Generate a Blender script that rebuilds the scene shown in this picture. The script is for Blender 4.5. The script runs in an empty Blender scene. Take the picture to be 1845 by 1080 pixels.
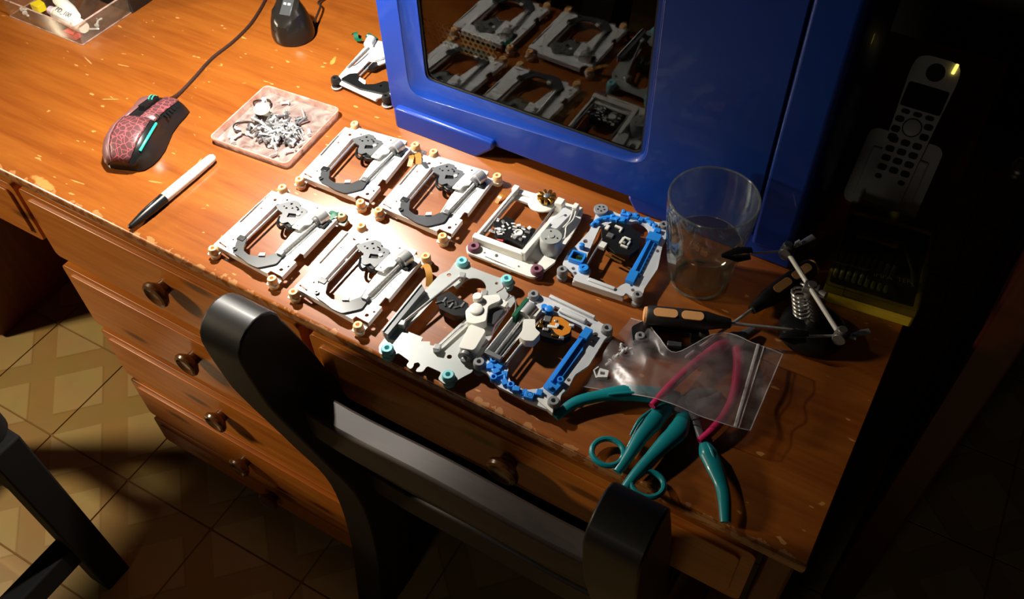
import bpy, math, random
from mathutils import Vector, Matrix, Euler
from mathutils.geometry import tessellate_polygon
random.seed(7)
sc = bpy.context.scene
COL = sc.collection
D = 0.66                    # height of the desk top above the floor
R = math.radians

# ------------------------------------------------------------------ camera
cam = bpy.data.cameras.new('camera'); co = bpy.data.objects.new('camera', cam); COL.objects.link(co)
fw = Vector((-0.3439, 0.5448, -0.7648)).normalized()
rt = Vector((0.8598, 0.5100, -0.0234)); rt = (rt - fw * rt.dot(fw)).normalized()
up = rt.cross(fw)
m = Matrix((rt, up, -fw)).transposed().to_4x4(); m.translation = Vector((0, -0.3742, D + 0.7013))
co.matrix_world = m
cam.sensor_fit = 'HORIZONTAL'; cam.sensor_width = 36; cam.lens = 1625.1 * 36 / 1845
cam.clip_start = 0.02
sc.camera = co
# ------------------------------------------------------------------ light
w = bpy.data.worlds.new('night'); sc.world = w; w.use_nodes = True
w.node_tree.nodes['Background'].inputs[0].default_value = (1.0, 0.8, 0.6, 1)
w.node_tree.nodes['Background'].inputs[1].default_value = 0.0025
def lamp(name, kind, loc, target, energy, color, **kw):
    l = bpy.data.lights.new(name, kind); l.energy = energy; l.color = color
    for k, v in kw.items(): setattr(l, k, v)
    o = bpy.data.objects.new(name, l); COL.objects.link(o); o.location = loc
    o.rotation_euler = (Vector(target) - Vector(loc)).to_track_quat('-Z', 'Y').to_euler()
    return o
lamp('desk_lamp_bulb', 'SPOT', (-0.72, 0.17, D + 0.385), (-0.71, 0.165, D), 24.0, (1.0, 0.94, 0.84),
     spot_size=R(136), spot_blend=0.62, shadow_soft_size=0.014)
lamp('room_bulb', 'SPOT', (-2.10, -0.74, D + 0.62), (-0.92, -0.04, D - 0.26), 96.0, (1.0, 0.82, 0.56),
     spot_size=R(72), spot_blend=1.0, shadow_soft_size=0.10)
lamp('hall_bulb', 'POINT', (-0.35, -1.9, D + 0.55), (0, 0.4, D), 3.8, (1.0, 0.88, 0.72), shadow_soft_size=0.15)
vs = sc.view_settings
sc.display_settings.display_device = 'sRGB'
vs.view_transform = 'Standard'; vs.look = 'None'; vs.gamma = 1; vs.use_curve_mapping = False; vs.exposure = 0.0

# ------------------------------------------------------------------ materials
def lin(c):
    f = lambda v: v / 12.92 if v <= 0.04045 else ((v + 0.055) / 1.055) ** 2.4
    return tuple(f(x / 255) for x in c) + (1,)
def newmat(name):
    mt = bpy.data.materials.new(name); mt.use_nodes = True
    return mt, mt.node_tree, mt.node_tree.nodes['Principled BSDF']
def pm(name, rgb, rough=.5, metal=0., var=.06, scale=60., bump=.0, coat=0., emit=None, estr=0., spec=.5, trans=0., ior=1.45):
    """plain procedural material: colour broken up by noise, optional fine bump"""
    mt, nt, b = newmat(name); c = lin(rgb)
    tc = nt.nodes.new('ShaderNodeTexCoord'); nz = nt.nodes.new('ShaderNodeTexNoise')
    nz.inputs['Scale'].default_value = scale; nz.inputs['Detail'].default_value = 3
    nt.links.new(tc.outputs['Object'], nz.inputs['Vector'])
    rp = nt.nodes.new('ShaderNodeMix'); rp.data_type = 'RGBA'
    rp.inputs['A'].default_value = tuple(max(0, x * (1 - var * 2)) for x in c[:3]) + (1,)
    rp.inputs['B'].default_value = tuple(min(1, x * (1 + var * 2)) for x in c[:3]) + (1,)
    nt.links.new(nz.outputs['Fac'], rp.inputs['Factor']); nt.links.new(rp.outputs['Result'], b.inputs['Base Color'])
    b.inputs['Roughness'].default_value = rough; b.inputs['Metallic'].default_value = metal
    b.inputs['Specular IOR Level'].default_value = spec; b.inputs['Coat Weight'].default_value = coat
    b.inputs['Transmission Weight'].default_value = trans; b.inputs['IOR'].default_value = ior
    if emit: b.inputs['Emission Color'].default_value = lin(emit); b.inputs['Emission Strength'].default_value = estr
    if bump:
        bp = nt.nodes.new('ShaderNodeBump'); bp.inputs['Strength'].default_value = bump; bp.inputs['Distance'].default_value = .001
        nt.links.new(nz.outputs['Fac'], bp.inputs['Height']); nt.links.new(bp.outputs['Normal'], b.inputs['Normal'])
    return mt
def N(nt, t, **kw):
    n = nt.nodes.new(t)
    for k, v in kw.items(): setattr(n, k, v)
    return n
def wood(name, dark, light, rough=.3, stretch=(1.2, 14, 14), coat=.3, spots=(), knots=0., wear=0., wearcol=(225, 165, 95), crest=None):
    mt, nt, b = newmat(name); L = nt.links.new
    tc = N(nt, 'ShaderNodeTexCoord'); mp = N(nt, 'ShaderNodeMapping'); mp.inputs['Scale'].default_value = stretch
    L(tc.outputs['Object'], mp.inputs['Vector'])
    n1 = N(nt, 'ShaderNodeTexNoise'); n1.inputs['Scale'].default_value = 2.2; n1.inputs['Detail'].default_value = 6; n1.inputs['Roughness'].default_value = .62; n1.inputs['Distortion'].default_value = .6
    L(mp.outputs['Vector'], n1.inputs['Vector'])
    mp2 = N(nt, 'ShaderNodeMapping'); mp2.inputs['Scale'].default_value = tuple(s * 6 if s > 3 else s * 2.5 for s in stretch); L(tc.outputs['Object'], mp2.inputs['Vector'])
    n2 = N(nt, 'ShaderNodeTexNoise'); n2.inputs['Scale'].default_value = 3; n2.inputs['Detail'].default_value = 3; L(mp2.outputs['Vector'], n2.inputs['Vector'])
    mx = N(nt, 'ShaderNodeMath', operation='MULTIPLY_ADD'); mx.inputs[1].default_value = .45; L(n2.outputs['Fac'], mx.inputs[0]); L(n1.outputs['Fac'], mx.inputs[2])
    cr = N(nt, 'ShaderNodeValToRGB'); cr.color_ramp.elements[0].position = .45; cr.color_ramp.elements[1].position = .95
    cr.color_ramp.elements[0].color = lin(dark); cr.color_ramp.elements[1].color = lin(light); L(mx.outputs[0], cr.inputs[0])
    out = cr.outputs['Color']
    def mixin(fac, col):
        nonlocal out
        q = N(nt, 'ShaderNodeMix', data_type='RGBA'); q.inputs['B'].default_value = lin(col); L(out, q.inputs['A']); L(fac, q.inputs['Factor']); out = q.outputs['Result']
    if knots:
        vo = N(nt, 'ShaderNodeTexVoronoi'); vo.inputs['Scale'].default_value = knots
        mp3 = N(nt, 'ShaderNodeMapping'); vo.voronoi_dimensions = '2D'; mp3.inputs['Rotation'].default_value = (R(90), 0, 0); mp3.inputs['Scale'].default_value = (.42, 1, 1.5); L(tc.outputs['Object'], mp3.inputs['Vector']); L(mp3.outputs['Vector'], vo.inputs['Vector'])
        k = N(nt, 'ShaderNodeMapRange'); k.inputs[1].default_value = .05; k.inputs[2].default_value = .12; k.inputs[3].default_value = .75; k.inputs[4].default_value = 0; L(vo.outputs['Distance'], k.inputs[0])
        mixin(k.outputs[0], tuple(int(c * .35) for c in dark))
    if wear:
        mp4 = N(nt, 'ShaderNodeMapping'); mp4.inputs['Scale'].default_value = (60, 150, 60); mp4.inputs['Rotation'].default_value = (0, 0, .6); L(tc.outputs['Object'], mp4.inputs['Vector'])
        n4 = N(nt, 'ShaderNodeTexNoise'); n4.inputs['Scale'].default_value = 1; n4.inputs['Detail'].default_value = 1; L(mp4.outputs['Vector'], n4.inputs['Vector'])
        k = N(nt, 'ShaderNodeMapRange'); k.inputs[1].default_value = wear; k.inputs[2].default_value = wear + .03; k.inputs[4].default_value = .6; L(n4.outputs['Fac'], k.inputs[0])
        mixin(k.outputs[0], wearcol)
    sp = N(nt, 'ShaderNodeSeparateXYZ'); L(tc.outputs['Object'], sp.inputs[0])
    if crest is not None:      # bare wood where hands and sleeves rubbed the varnish off the front edge
        n5 = N(nt, 'ShaderNodeTexNoise'); n5.inputs['Scale'].default_value = 85; n5.inputs['Detail'].default_value = 5; L(tc.outputs['Object'], n5.inputs['Vector'])
        a = N(nt, 'ShaderNodeMath', operation='MULTIPLY_ADD'); a.inputs[1].default_value = .036; a.inputs[2].default_value = -.0165; L(n5.outputs['Fac'], a.inputs[0])
        d = N(nt, 'ShaderNodeMath', operation='LESS_THAN'); L(sp.outputs['Y'], d.inputs[0]); L(a.outputs[0], d.inputs[1])
        e = N(nt, 'ShaderNodeMath', operation='MULTIPLY'); e.inputs[1].default_value = .28; L(d.outputs[0], e.inputs[0])
        mixin(e.outputs[0], crest)
    for (x, y, ang, lx, ly, col) in spots:   # single worn patches and scratches in the varnish
        ma = N(nt, 'ShaderNodeMapping'); ma.vector_type = 'TEXTURE'
        ma.inputs['Location'].default_value = (x, y, 0); ma.inputs['Rotation'].default_value = (0, 0, ang); ma.inputs['Scale'].default_value = (lx, ly, 10)
        n6 = N(nt, 'ShaderNodeTexNoise'); n6.inputs['Scale'].default_value = 140; L(tc.outputs['Object'], n6.inputs['Vector'])
        L(tc.outputs['Object'], ma.inputs['Vector'])
        ln = N(nt, 'ShaderNodeVectorMath', operation='LENGTH'); L(ma.outputs['Vector'], ln.inputs[0])
        ad = N(nt, 'ShaderNodeMath', operation='ADD'); L(ln.outputs['Value'], ad.inputs[0]); L(n6.outputs['Fac'], ad.inputs[1])
        k = N(nt, 'ShaderNodeMapRange'); k.inputs[1].default_value = 1.15; k.inputs[2].default_value = 1.5; k.inputs[3].default_value = .6; k.inputs[4].default_value = 0; L(ad.outputs[0], k.inputs[0])
        mixin(k.outputs[0], col)
    L(out, b.inputs['Base Color'])
    b.inputs['Roughness'].default_value = rough; b.inputs['Coat Weight'].default_value = coat; b.inputs['Coat Roughness'].default_value = .2
    bp = N(nt, 'ShaderNodeBump'); bp.inputs['Strength'].default_value = .12; bp.inputs['Distance'].default_value = .0008
    L(n1.outputs['Fac'], bp.inputs['Height']); L(bp.outputs['Normal'], b.inputs['Normal'])
    return mt
def clear(name, tint=(255, 255, 255), alpha=.25, rough=.08, haze=.0, hazecol=(235, 225, 215), ior=1.45):
    """thin see-through plastic or glass sheet: transparent + fresnel gloss (+ milky haze)"""
    mt, nt, b = newmat(name); L = nt.links.new; nt.nodes.remove(b); out = nt.nodes['Material Output']
    tr = N(nt, 'ShaderNodeBsdfTransparent'); tr.inputs[0].default_value = lin(tint)
    gl = N(nt, 'ShaderNodeBsdfGlossy'); gl.inputs['Roughness'].default_value = rough
    fr = N(nt, 'ShaderNodeLayerWeight'); fr.inputs[0].default_value = .5      # Schlick reflectance, the same from both sides
    f5 = N(nt, 'ShaderNodeMath', operation='POWER'); f5.inputs[1].default_value = 5; L(fr.outputs['Facing'], f5.inputs[0]); f0 = ((ior - 1) / (ior + 1)) ** 2
    ma = N(nt, 'ShaderNodeMath', operation='MULTIPLY_ADD'); ma.inputs[1].default_value = 1 - f0; ma.inputs[2].default_value = f0 + alpha; ma.use_clamp = True; L(f5.outputs[0], ma.inputs[0])
    df = N(nt, 'ShaderNodeBsdfDiffuse'); df.inputs[0].default_value = lin(hazecol)
    tl = N(nt, 'ShaderNodeBsdfTranslucent'); tl.inputs[0].default_value = lin(hazecol)
    dd = N(nt, 'ShaderNodeMixShader'); dd.inputs[0].default_value = .5; L(df.outputs[0], dd.inputs[1]); L(tl.outputs[0], dd.inputs[2])
    m1 = N(nt, 'ShaderNodeMixShader'); m1.inputs[0].default_value = haze; L(tr.outputs[0], m1.inputs[1]); L(dd.outputs[0], m1.inputs[2])
    if haze:
        tc = N(nt, 'ShaderNodeTexCoord'); nz = N(nt, 'ShaderNodeTexNoise'); nz.inputs['Scale'].default_value = 45; nz.inputs['Detail'].default_value = 4; nz.inputs['Distortion'].default_value = 1.5
        L(tc.outputs['Object'], nz.inputs['Vector']); k = N(nt, 'ShaderNodeMapRange'); k.inputs[1].default_value = .3; k.inputs[2].default_value = .75; k.inputs[3].default_value = haze * .4; k.inputs[4].default_value = haze * 1.7
        L(nz.outputs['Fac'], k.inputs[0]); L(k.outputs[0], m1.inputs[0])
    m2 = N(nt, 'ShaderNodeMixShader'); L(ma.outputs[0], m2.inputs[0]); L(m1.outputs[0], m2.inputs[1]); L(gl.outputs[0], m2.inputs[2])
    L(m2.outputs[0], out.inputs[0]); return mt

MT = {}
MT['desktop'] = wood('desk_top_varnish', (124, 60, 16), (158, 90, 30), rough=.34, stretch=(1.6, 13, 13), coat=.8, wear=.735, crest=(226, 176, 120),
    spots=[(-.8783, .0085, -.12, .024, .006, (222, 160, 90)), (-.7305, .3626, 1.9, .010, .0035, (235, 170, 80)), (-.7385, .105, 1.9, .03, .0016, (236, 180, 110)),
           (-.80, .09, .9, .007, .003, (225, 170, 110)), (-.93, .16, .5, .012, .0012, (222, 160, 90)), (-.97, .22, .2, .010, .0013, (222, 160, 90)), (-1.02, .205, -.3, .014, .0012, (232, 175, 110)),
           (-.845, .03, .1, .012, .0012, (230, 160, 90)), (-.765, .075, .3, .010, .0012, (230, 160, 90))])
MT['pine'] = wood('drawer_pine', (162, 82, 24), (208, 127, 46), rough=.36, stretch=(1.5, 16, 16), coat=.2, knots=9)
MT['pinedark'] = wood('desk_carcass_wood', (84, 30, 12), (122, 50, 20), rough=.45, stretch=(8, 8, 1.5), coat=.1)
MT['knob'] = wood('knob_wood', (70, 40, 18), (120, 76, 38), rough=.26, stretch=(30, 30, 30), coat=.4)
MT['chair'] = wood('chair_dark_wood', (10, 8, 7), (19, 15, 12), rough=.5, stretch=(14, 14, 2), coat=.03)
MT['chairrail'] = wood('chair_rail_wood', (24, 16, 11), (46, 32, 23), rough=.6, stretch=(3, 20, 20), coat=.0)  # crest rail only: lighter, browner and rougher than the rest of the chair
MT['stool'] = wood('side_chair_black_wood', (4, 3, 2), (7, 5, 4), rough=.85, stretch=(14, 14, 2), coat=0)
MT['door'] = wood('closet_door_wood', (46, 14, 8), (70, 24, 12), rough=.4, stretch=(10, 10, 1.2), coat=.1)
MT['wall'] = pm('wall_paint', (70, 62, 52), .9, var=.05, scale=8)
MT['grout'] = pm('grout', (140, 106, 58), .95, var=.1, scale=90, bump=.3)
MT['silver'] = pm('bright_steel_plate', (226, 228, 228), .38, metal=.0, var=.02, scale=40, coat=.2)
MT['steel'] = pm('polished_steel', (205, 205, 205), .26, metal=.6, var=.03)
MT['darksteel'] = pm('dull_steel', (120, 120, 122), .35, metal=.4, var=.06)
MT['chrome'] = pm('chrome_rod', (236, 236, 236), .24, metal=.8, var=.02)
MT['peach'] = pm('peach_rubber', (250, 200, 142), .55, var=.03)
MT['aqua'] = pm('pale_teal_rubber', (134, 206, 212), .5, var=.03)
MT['mauve'] = pm('mauve_rubber', (120, 74, 92), .55, var=.05)
MT['greyrub'] = pm('grey_rubber', (132, 134, 138), .6, var=.05)
MT['blackrub'] = pm('black_rubber', (26, 25, 24), .55, var=.1)
MT['blackpl'] = pm('black_plastic', (22, 23, 24), .32, var=.1)
MT['greypl'] = pm('dark_grey_bracket', (64, 66, 68), .3, var=.05)
MT['gunmetal'] = pm('pickup_cover_metal', (110, 112, 114), .4, metal=.4, var=.05)
MT['whitepl'] = pm('white_plastic', (226, 225, 218), .42, var=.02)
MT['palegrey'] = pm('pale_grey_plastic', (204, 207, 211), .45, var=.03)
MT['platgrey'] = pm('brushed_grey_plate', (176, 180, 178), .4, metal=.3, var=.03)
MT['bluepl'] = pm('bright_blue_plastic', (40, 138, 232), .38, var=.05)
MT['gold'] = pm('copper_gold', (196, 142, 62), .28, metal=1, var=.15, scale=200)
MT['orange'] = pm('orange_flex_film', (206, 128, 40), .35, var=.1)
MT['ribbon'] = pm('brown_ribbon_film', (170, 120, 50), .35, var=.1)
MT['green'] = pm('green_circuit_board', (20, 92, 66), .4, var=.1)
MT['tower'] = pm('blue_painted_steel', (4, 52, 144), .38, var=.03, scale=30, coat=.15)
MT['towerdark'] = pm('case_interior_black', (14, 14, 13), .7, var=.1)
MT['mesh'] = pm('grey_steel_mesh', (236, 234, 226), .5, metal=.0, var=.05)
MT['casegrey'] = pm('case_interior_grey', (96, 94, 86), .6, var=.1)
MT['tint'] = clear('tinted_window', (176, 172, 158), alpha=.01, rough=.015, ior=1.5)
MT['clearbox'] = clear('clear_acrylic', (246, 244, 240), alpha=.02, rough=.08, haze=.05, hazecol=(235, 220, 200))
MT['milky'] = clear('milky_lid_plastic', (245, 225, 212), alpha=.03, rough=.2, haze=.55, hazecol=(248, 226, 218))
MT['bag'] = clear('zip_bag_film', (245, 242, 242), alpha=.0, rough=.3, haze=.115, hazecol=(235, 228, 230))
MT['bagedge'] = clear('zip_bag_seam', (255, 255, 255), alpha=.1, rough=.25, haze=.8, hazecol=(240, 236, 240))
MT['casetop'] = clear('bit_case_lid', (225, 222, 190), alpha=.0, rough=.12, haze=.03, hazecol=(220, 215, 170))
MT['yellow'] = pm('yellow_case_plastic', (236, 204, 60), .4, var=.08)
MT['capyellow'] = pm('yellow_cap_plastic', (232, 206, 36), .4, var=.04)
MT['white'] = pm('white_paper', (238, 236, 230), .6, var=.02)
MT['lilac'] = pm('lilac_print', (206, 186, 212), .6, var=.08)
MT['red'] = pm('red_plastic', (212, 84, 80), .45, var=.06)
MT['ink'] = pm('dark_ink', (44, 34, 64), .6, var=.05)
MT['blackbox'] = pm('black_gloss_box', (26, 23, 20), .25, var=.1)
MT['teal'] = pm('teal_handle_plastic', (18, 128, 138), .3, var=.05, coat=.3)
MT['pink'] = pm('magenta_handle_plastic', (190, 34, 92), .35, var=.05, coat=.2)
MT['phone'] = pm('grey_phone_plastic', (196, 198, 196), .45, var=.03)
MT['phonedark'] = pm('dark_phone_keys', (44, 46, 46), .4, var=.05)
MT['screen'] = pm('phone_screen', (24, 26, 26), .12, var=.1)
MT['led'] = pm('amber_ring_light', (255, 236, 130), .4, emit=(255, 226, 110), estr=1.3)
MT['teallight'] = pm('teal_light', (40, 200, 160), .3, emit=(30, 190, 150), estr=.5)
MT['ivory'] = pm('ivory_disc', (240, 238, 214), .5, var=.02)
MT['rubberband'] = pm('black_rubber_ring', (38, 30, 26), .5, var=.05)
MT['cordbrown'] = pm('dark_braided_cord', (50, 28, 20), .6, var=.2, scale=400)
MT['peachpl'] = pm('peach_grip_inset', (240, 176, 116), .45, var=.05)

MT['wing'] = pm('mouse_smooth_mauve', (118, 80, 82), .36, var=.08, scale=90)
def crackle():
    mt, nt, b = newmat('mouse_crackle_paint'); L = nt.links.new
    tc = N(nt, 'ShaderNodeTexCoord'); vo = N(nt, 'ShaderNodeTexVoronoi', feature='DISTANCE_TO_EDGE'); vo.inputs['Scale'].default_value = 135
    L(tc.outputs['Object'], vo.inputs['Vector'])
    k = N(nt, 'ShaderNodeMapRange'); k.inputs[1].default_value = .02; k.inputs[2].default_value = .07; L(vo.outputs['Distance'], k.inputs[0])
    q = N(nt, 'ShaderNodeMix', data_type='RGBA'); q.inputs['A'].default_value = lin((170, 84, 90)); q.inputs['B'].default_value = lin((88, 56, 58)); L(k.outputs[0], q.inputs['Factor'])
    L(q.outputs['Result'], b.inputs['Base Color']); b.inputs['Roughness'].default_value = .36; return mt
MT['crackle'] = crackle()
def tilemat():
    mt, nt, b = newmat('patterned_floor_tile'); L = nt.links.new
    tc = N(nt, 'ShaderNodeTexCoord'); mp = N(nt, 'ShaderNodeMapping'); s = 1 / (TS * .7071)
    mp.inputs['Rotation'].default_value = (0, 0, R(45)); mp.inputs['Scale'].default_value = (s, s, s)
    L(tc.outputs['Object'], mp.inputs['Vector']); sp = N(nt, 'ShaderNodeSeparateXYZ'); L(mp.outputs[0], sp.inputs[0])
    fs = []
    for ax in 'XY':
        f = N(nt, 'ShaderNodeMath', operation='FRACT'); L(sp.outputs[ax], f.inputs[0]); fs.append(f.outputs[0])
    mx = N(nt, 'ShaderNodeMath', operation='MAXIMUM'); L(fs[0], mx.inputs[0]); L(fs[1], mx.inputs[1])
    sq = N(nt, 'ShaderNodeMath', operation='LESS_THAN'); sq.inputs[1].default_value = .66; L(mx.outputs[0], sq.inputs[0])
    nz = N(nt, 'ShaderNodeTexNoise'); nz.inputs['Scale'].default_value = 14; nz.inputs['Detail'].default_value = 5; L(tc.outputs['Object'], nz.inputs['Vector'])
    q = N(nt, 'ShaderNodeMix', data_type='RGBA'); q.inputs['A'].default_value = lin((184, 148, 86)); q.inputs['B'].default_value = lin((202, 170, 110)); L(sq.outputs[0], q.inputs['Factor'])
    # thin darker outline round the squares
    d = N(nt, 'ShaderNodeMath', operation='SUBTRACT'); d.inputs[1].default_value = .66; L(mx.outputs[0], d.inputs[0])
    a = N(nt, 'ShaderNodeMath', operation='ABSOLUTE'); L(d.outputs[0], a.inputs[0])
    t = N(nt, 'ShaderNodeMath', operation='LESS_THAN'); t.inputs[1].default_value = .014; L(a.outputs[0], t.inputs[0])
    t2 = N(nt, 'ShaderNodeMath', operation='MULTIPLY'); t2.inputs[1].default_value = .3; L(t.outputs[0], t2.inputs[0])
    q2 = N(nt, 'ShaderNodeMix', data_type='RGBA'); q2.inputs['B'].default_value = lin((120, 88, 44)); L(q.outputs['Result'], q2.inputs['A']); L(t2.outputs[0], q2.inputs['Factor'])
    q3 = N(nt, 'ShaderNodeMix', data_type='RGBA', blend_type='MULTIPLY'); q3.inputs['Factor'].default_value = .35; L(q2.outputs['Result'], q3.inputs['A']); L(nz.outputs['Color'], q3.inputs['B'])
    L(q3.outputs['Result'], b.inputs['Base Color']); b.inputs['Roughness'].default_value = .38; return mt
TS = 0.1865                # tile pitch
MT['tile'] = tilemat()

# ------------------------------------------------------------------ mesh helpers
class MB:
    def __init__(s): s.v = []; s.f = []
    def add(s, vs, fs):
        o = len(s.v); s.v += [tuple(q) for q in vs]; s.f += [tuple(i + o for i in f) for f in fs]; return s
    def box(s, x0, x1, y0, y1, z0, z1, rot=None, piv=None):
        vs = [Vector((x, y, z)) for z in (z0, z1) for y in (y0, y1) for x in (x0, x1)]
        if rot is not None:
            c = Vector(piv) if piv else Vector(((x0 + x1) / 2, (y0 + y1) / 2, (z0 + z1) / 2)); M = Euler(rot).to_matrix()
            vs = [c + M @ (q - c) for q in vs]
        return s.add(vs, [(0, 2, 3, 1), (4, 5, 7, 6), (0, 1, 5, 4), (2, 6, 7, 3), (0, 4, 6, 2), (1, 3, 7, 5)])
    def cyl(s, p0, p1, r0, r1=None, n=14, caps=True):
        p0 = Vector(p0); p1 = Vector(p1); r1 = r0 if r1 is None else r1
        return s.rings([(p0, r0), (p1, r1)], n, caps)
    def rings(s, lst, n=14, caps=True):
        """rings along a straight axis, [(point, radius)...]"""
        d = (lst[-1][0] - lst[0][0]).normalized(); a = d.orthogonal().normalized(); b = d.cross(a)
        vs = []; fs = []
        for p, r in lst:
            for i in range(n):
                t = 2 * math.pi * i / n; vs.append(p + a * r * math.cos(t) + b * r * math.sin(t))
        for k in range(len(lst) - 1):
            for i in range(n):
                j = (i + 1) % n; fs.append((k * n + i, k * n + j, (k + 1) * n + j, (k + 1) * n + i))
        if caps: fs.append(tuple(reversed(range(n)))); fs.append(tuple((len(lst) - 1) * n + i for i in range(n)))
        return s.add(vs, fs)
    def ridged(s, p0, p1, r, k, depth=.25, n=10):
        p0 = Vector(p0); p1 = Vector(p1); l = []
        for i in range(2 * k + 1): l.append((p0.lerp(p1, i / (2 * k)), r if i % 2 else r * (1 - depth)))
        return s.rings(l, n)
    def tube(s, pts, r, n=8, flat=1., caps=True, closed=False):
        pts = [Vector(q) for q in pts]; m = len(pts); rr = r if isinstance(r, (list, tuple)) else [r] * m
        vs = []; fs = []
        for i, q in enumerate(pts):
            a = pts[(i - 1) % m] if (closed or i) else q; b = pts[(i + 1) % m] if (closed or i < m - 1) else q
            d = (b - a).normalized()
            sd = d.cross(Vector((0, 0, 1)))
            sd = sd.normalized() if sd.length > 1e-4 else Vector((1, 0, 0))
            u = sd.cross(d)
            for k in range(n):
                t = 2 * math.pi * k / n; vs.append(q + sd * rr[i] * math.cos(t) + u * rr[i] * flat * math.sin(t))
        for i in range(m if closed else m - 1):
            j = (i + 1) % m
            for k in range(n):
                l = (k + 1) % n; fs.append((i * n + k, i * n + l, j * n + l, j * n + k))
        if caps and not closed: fs.append(tuple(reversed(range(n)))); fs.append(tuple((m - 1) * n + k for k in range(n)))
        return s.add(vs, fs)
    def lathe(s, prof, n=20, c=(0, 0, 0), sx=1., sy=1.):
        vs = []; fs = []; c = Vector(c); m = len(prof)
        for r, z in prof:
            for i in range(n):
                t = 2 * math.pi * i / n; vs.append(c + Vector((r * math.cos(t) * sx, r * math.sin(t) * sy, z)))
        for k in range(m - 1):
            for i in range(n):
                j = (i + 1) % n; fs.append((k * n + i, k * n + j, (k + 1) * n + j, (k + 1) * n + i))
        fs.append(tuple(reversed(range(n)))); fs.append(tuple((m - 1) * n + i for i in range(n)))
        return s.add(vs, fs)
    def plate(s, outline, z0, z1, holes=()):
        loops = [list(outline)] + [list(h) for h in holes]
        def area(l): return sum(l[i][0] * l[(i + 1) % len(l)][1] - l[(i + 1) % len(l)][0] * l[i][1] for i in range(len(l)))
        if area(loops[0]) < 0: loops[0].reverse()
        for h in loops[1:]:
            if area(h) > 0: h.reverse()
        flat = [q for l in loops for q in l]; n = len(flat)
        tri = tessellate_polygon([[Vector((x, y, 0)) for x, y in l] for l in loops])
        vs = [(x, y, z1) for x, y in flat] + [(x, y, z0) for x, y in flat]; fs = []
        for t in tri:
            a, b, c = [flat[i] for i in t]
            if (b[0] - a[0]) * (c[1] - a[1]) - (c[0] - a[0]) * (b[1] - a[1]) < 0: t = (t[0], t[2], t[1])
            fs.append(tuple(t)); fs.append((t[0] + n, t[2] + n, t[1] + n))
        o = 0
        for l in loops:
            k = len(l)
            for i in range(k):
                j = (i + 1) % k; fs.append((o + i, n + o + i, n + o + j, o + j))
            o += k
        return s.add(vs, fs)
    def build(s, name, mat, parent=None, scale=1., bevel=0., seg=2, sharp=38, loc=None):
        me = bpy.data.meshes.new(name)
        me.from_pydata([(x * scale, y * scale, z * scale) for x, y, z in s.v], [], s.f); me.update()
        me.materials.append(MT[mat] if isinstance(mat, str) else mat)
        me.shade_smooth(); me.set_sharp_from_angle(angle=R(sharp))
        o = bpy.data.objects.new(name, me); COL.objects.link(o)
        if parent: o.parent = parent
        if loc is not None: o.location = loc
        if bevel:
            b = o.modifiers.new('bevel', 'BEVEL'); b.width = bevel; b.segments = seg; b.limit_method = 'ANGLE'; b.angle_limit = R(40)
        return o
def circ(x, y, r, n=12, a0=0., a1=360., sy=1.):
    m = n if abs(a1 - a0) >= 360 else n + 1
    return [(x + r * math.cos(R(a0 + (a1 - a0) * i / n)), y + r * sy * math.sin(R(a0 + (a1 - a0) * i / n))) for i in range(m)]
def rrect(x0, y0, x1, y1, r, n=5):
    o = []
    for cx, cy, a in ((x1 - r, y1 - r, 0), (x0 + r, y1 - r, 90), (x0 + r, y0 + r, 180), (x1 - r, y0 + r, 270)):
        o += circ(cx, cy, r, n, a, a + 90)
    return o
def rpoly(pts, r, n=3):
    o = []; m = len(pts)
    for i in range(m):
        p = Vector(pts[i]); a = Vector(pts[i - 1]); b = Vector(pts[(i + 1) % m])
        ra = min(r, (a - p).length * .45); rb = min(r, (b - p).length * .45)
        A = p + (a - p).normalized() * ra; B = p + (b - p).normalized() * rb
        for k in range(n + 1):
            t = k / n; q = A * (1 - t) ** 2 + p * 2 * t * (1 - t) + B * t * t; o.append((q.x, q.y))
    return o
def smooth(pts, k=6, closed=False):
    P_ = [Vector(q) for q in pts]; m = len(P_); o = []
    for i in range(m if closed else m - 1):
        g = (lambda j: P_[j % m]) if closed else (lambda j: P_[max(0, min(m - 1, j))])
        a, b, c, d = g(i - 1), g(i), g(i + 1), g(i + 2)
        for s_ in range(k):
            t = s_ / k; o.append(.5 * ((2 * b) + (c - a) * t + (2 * a - 5 * b + 4 * c - d) * t * t + (3 * b - a - 3 * c + d) * t ** 3))
    if not closed: o.append(P_[-1])
    return o
def tag(o, label, cat, group=None):
    o['label'] = label; o['category'] = cat
    if group: o['group'] = group
    return o
def thing(name, label, cat, loc=(0, 0, 0), rz=0., group=None):
    o = bpy.data.objects.new(name, None); COL.objects.link(o); o.empty_display_size = .02
    o.location = (loc[0], loc[1], loc[2]); o.rotation_euler = (0, 0, rz); return tag(o, label, cat, group)
def struct(o): o['kind'] = 'structure'; return o
def copy_tree(o, parent=None):
    c = o.copy(); COL.objects.link(c); c.parent = parent
    for ch in list(o.children): copy_tree(ch, c)
    return c
def text(name, body, size, mat, parent, M, depth=.00006, align='LEFT'):
    cu = bpy.data.curves.new(name, 'FONT'); cu.body = body; cu.size = size; cu.extrude = depth; cu.align_x = align; cu.resolution_u = 2
    t = bpy.data.objects.new(name, cu); COL.objects.link(t); bpy.context.view_layer.update()
    me = bpy.data.meshes.new_from_object(t.evaluated_get(bpy.context.evaluated_depsgraph_get())); bpy.data.objects.remove(t)
    me.materials.clear(); me.materials.append(MT[mat]); me.name = name
    o = bpy.data.objects.new(name, me); COL.objects.link(o); o.parent = parent; o.matrix_local = M; return o

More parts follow.
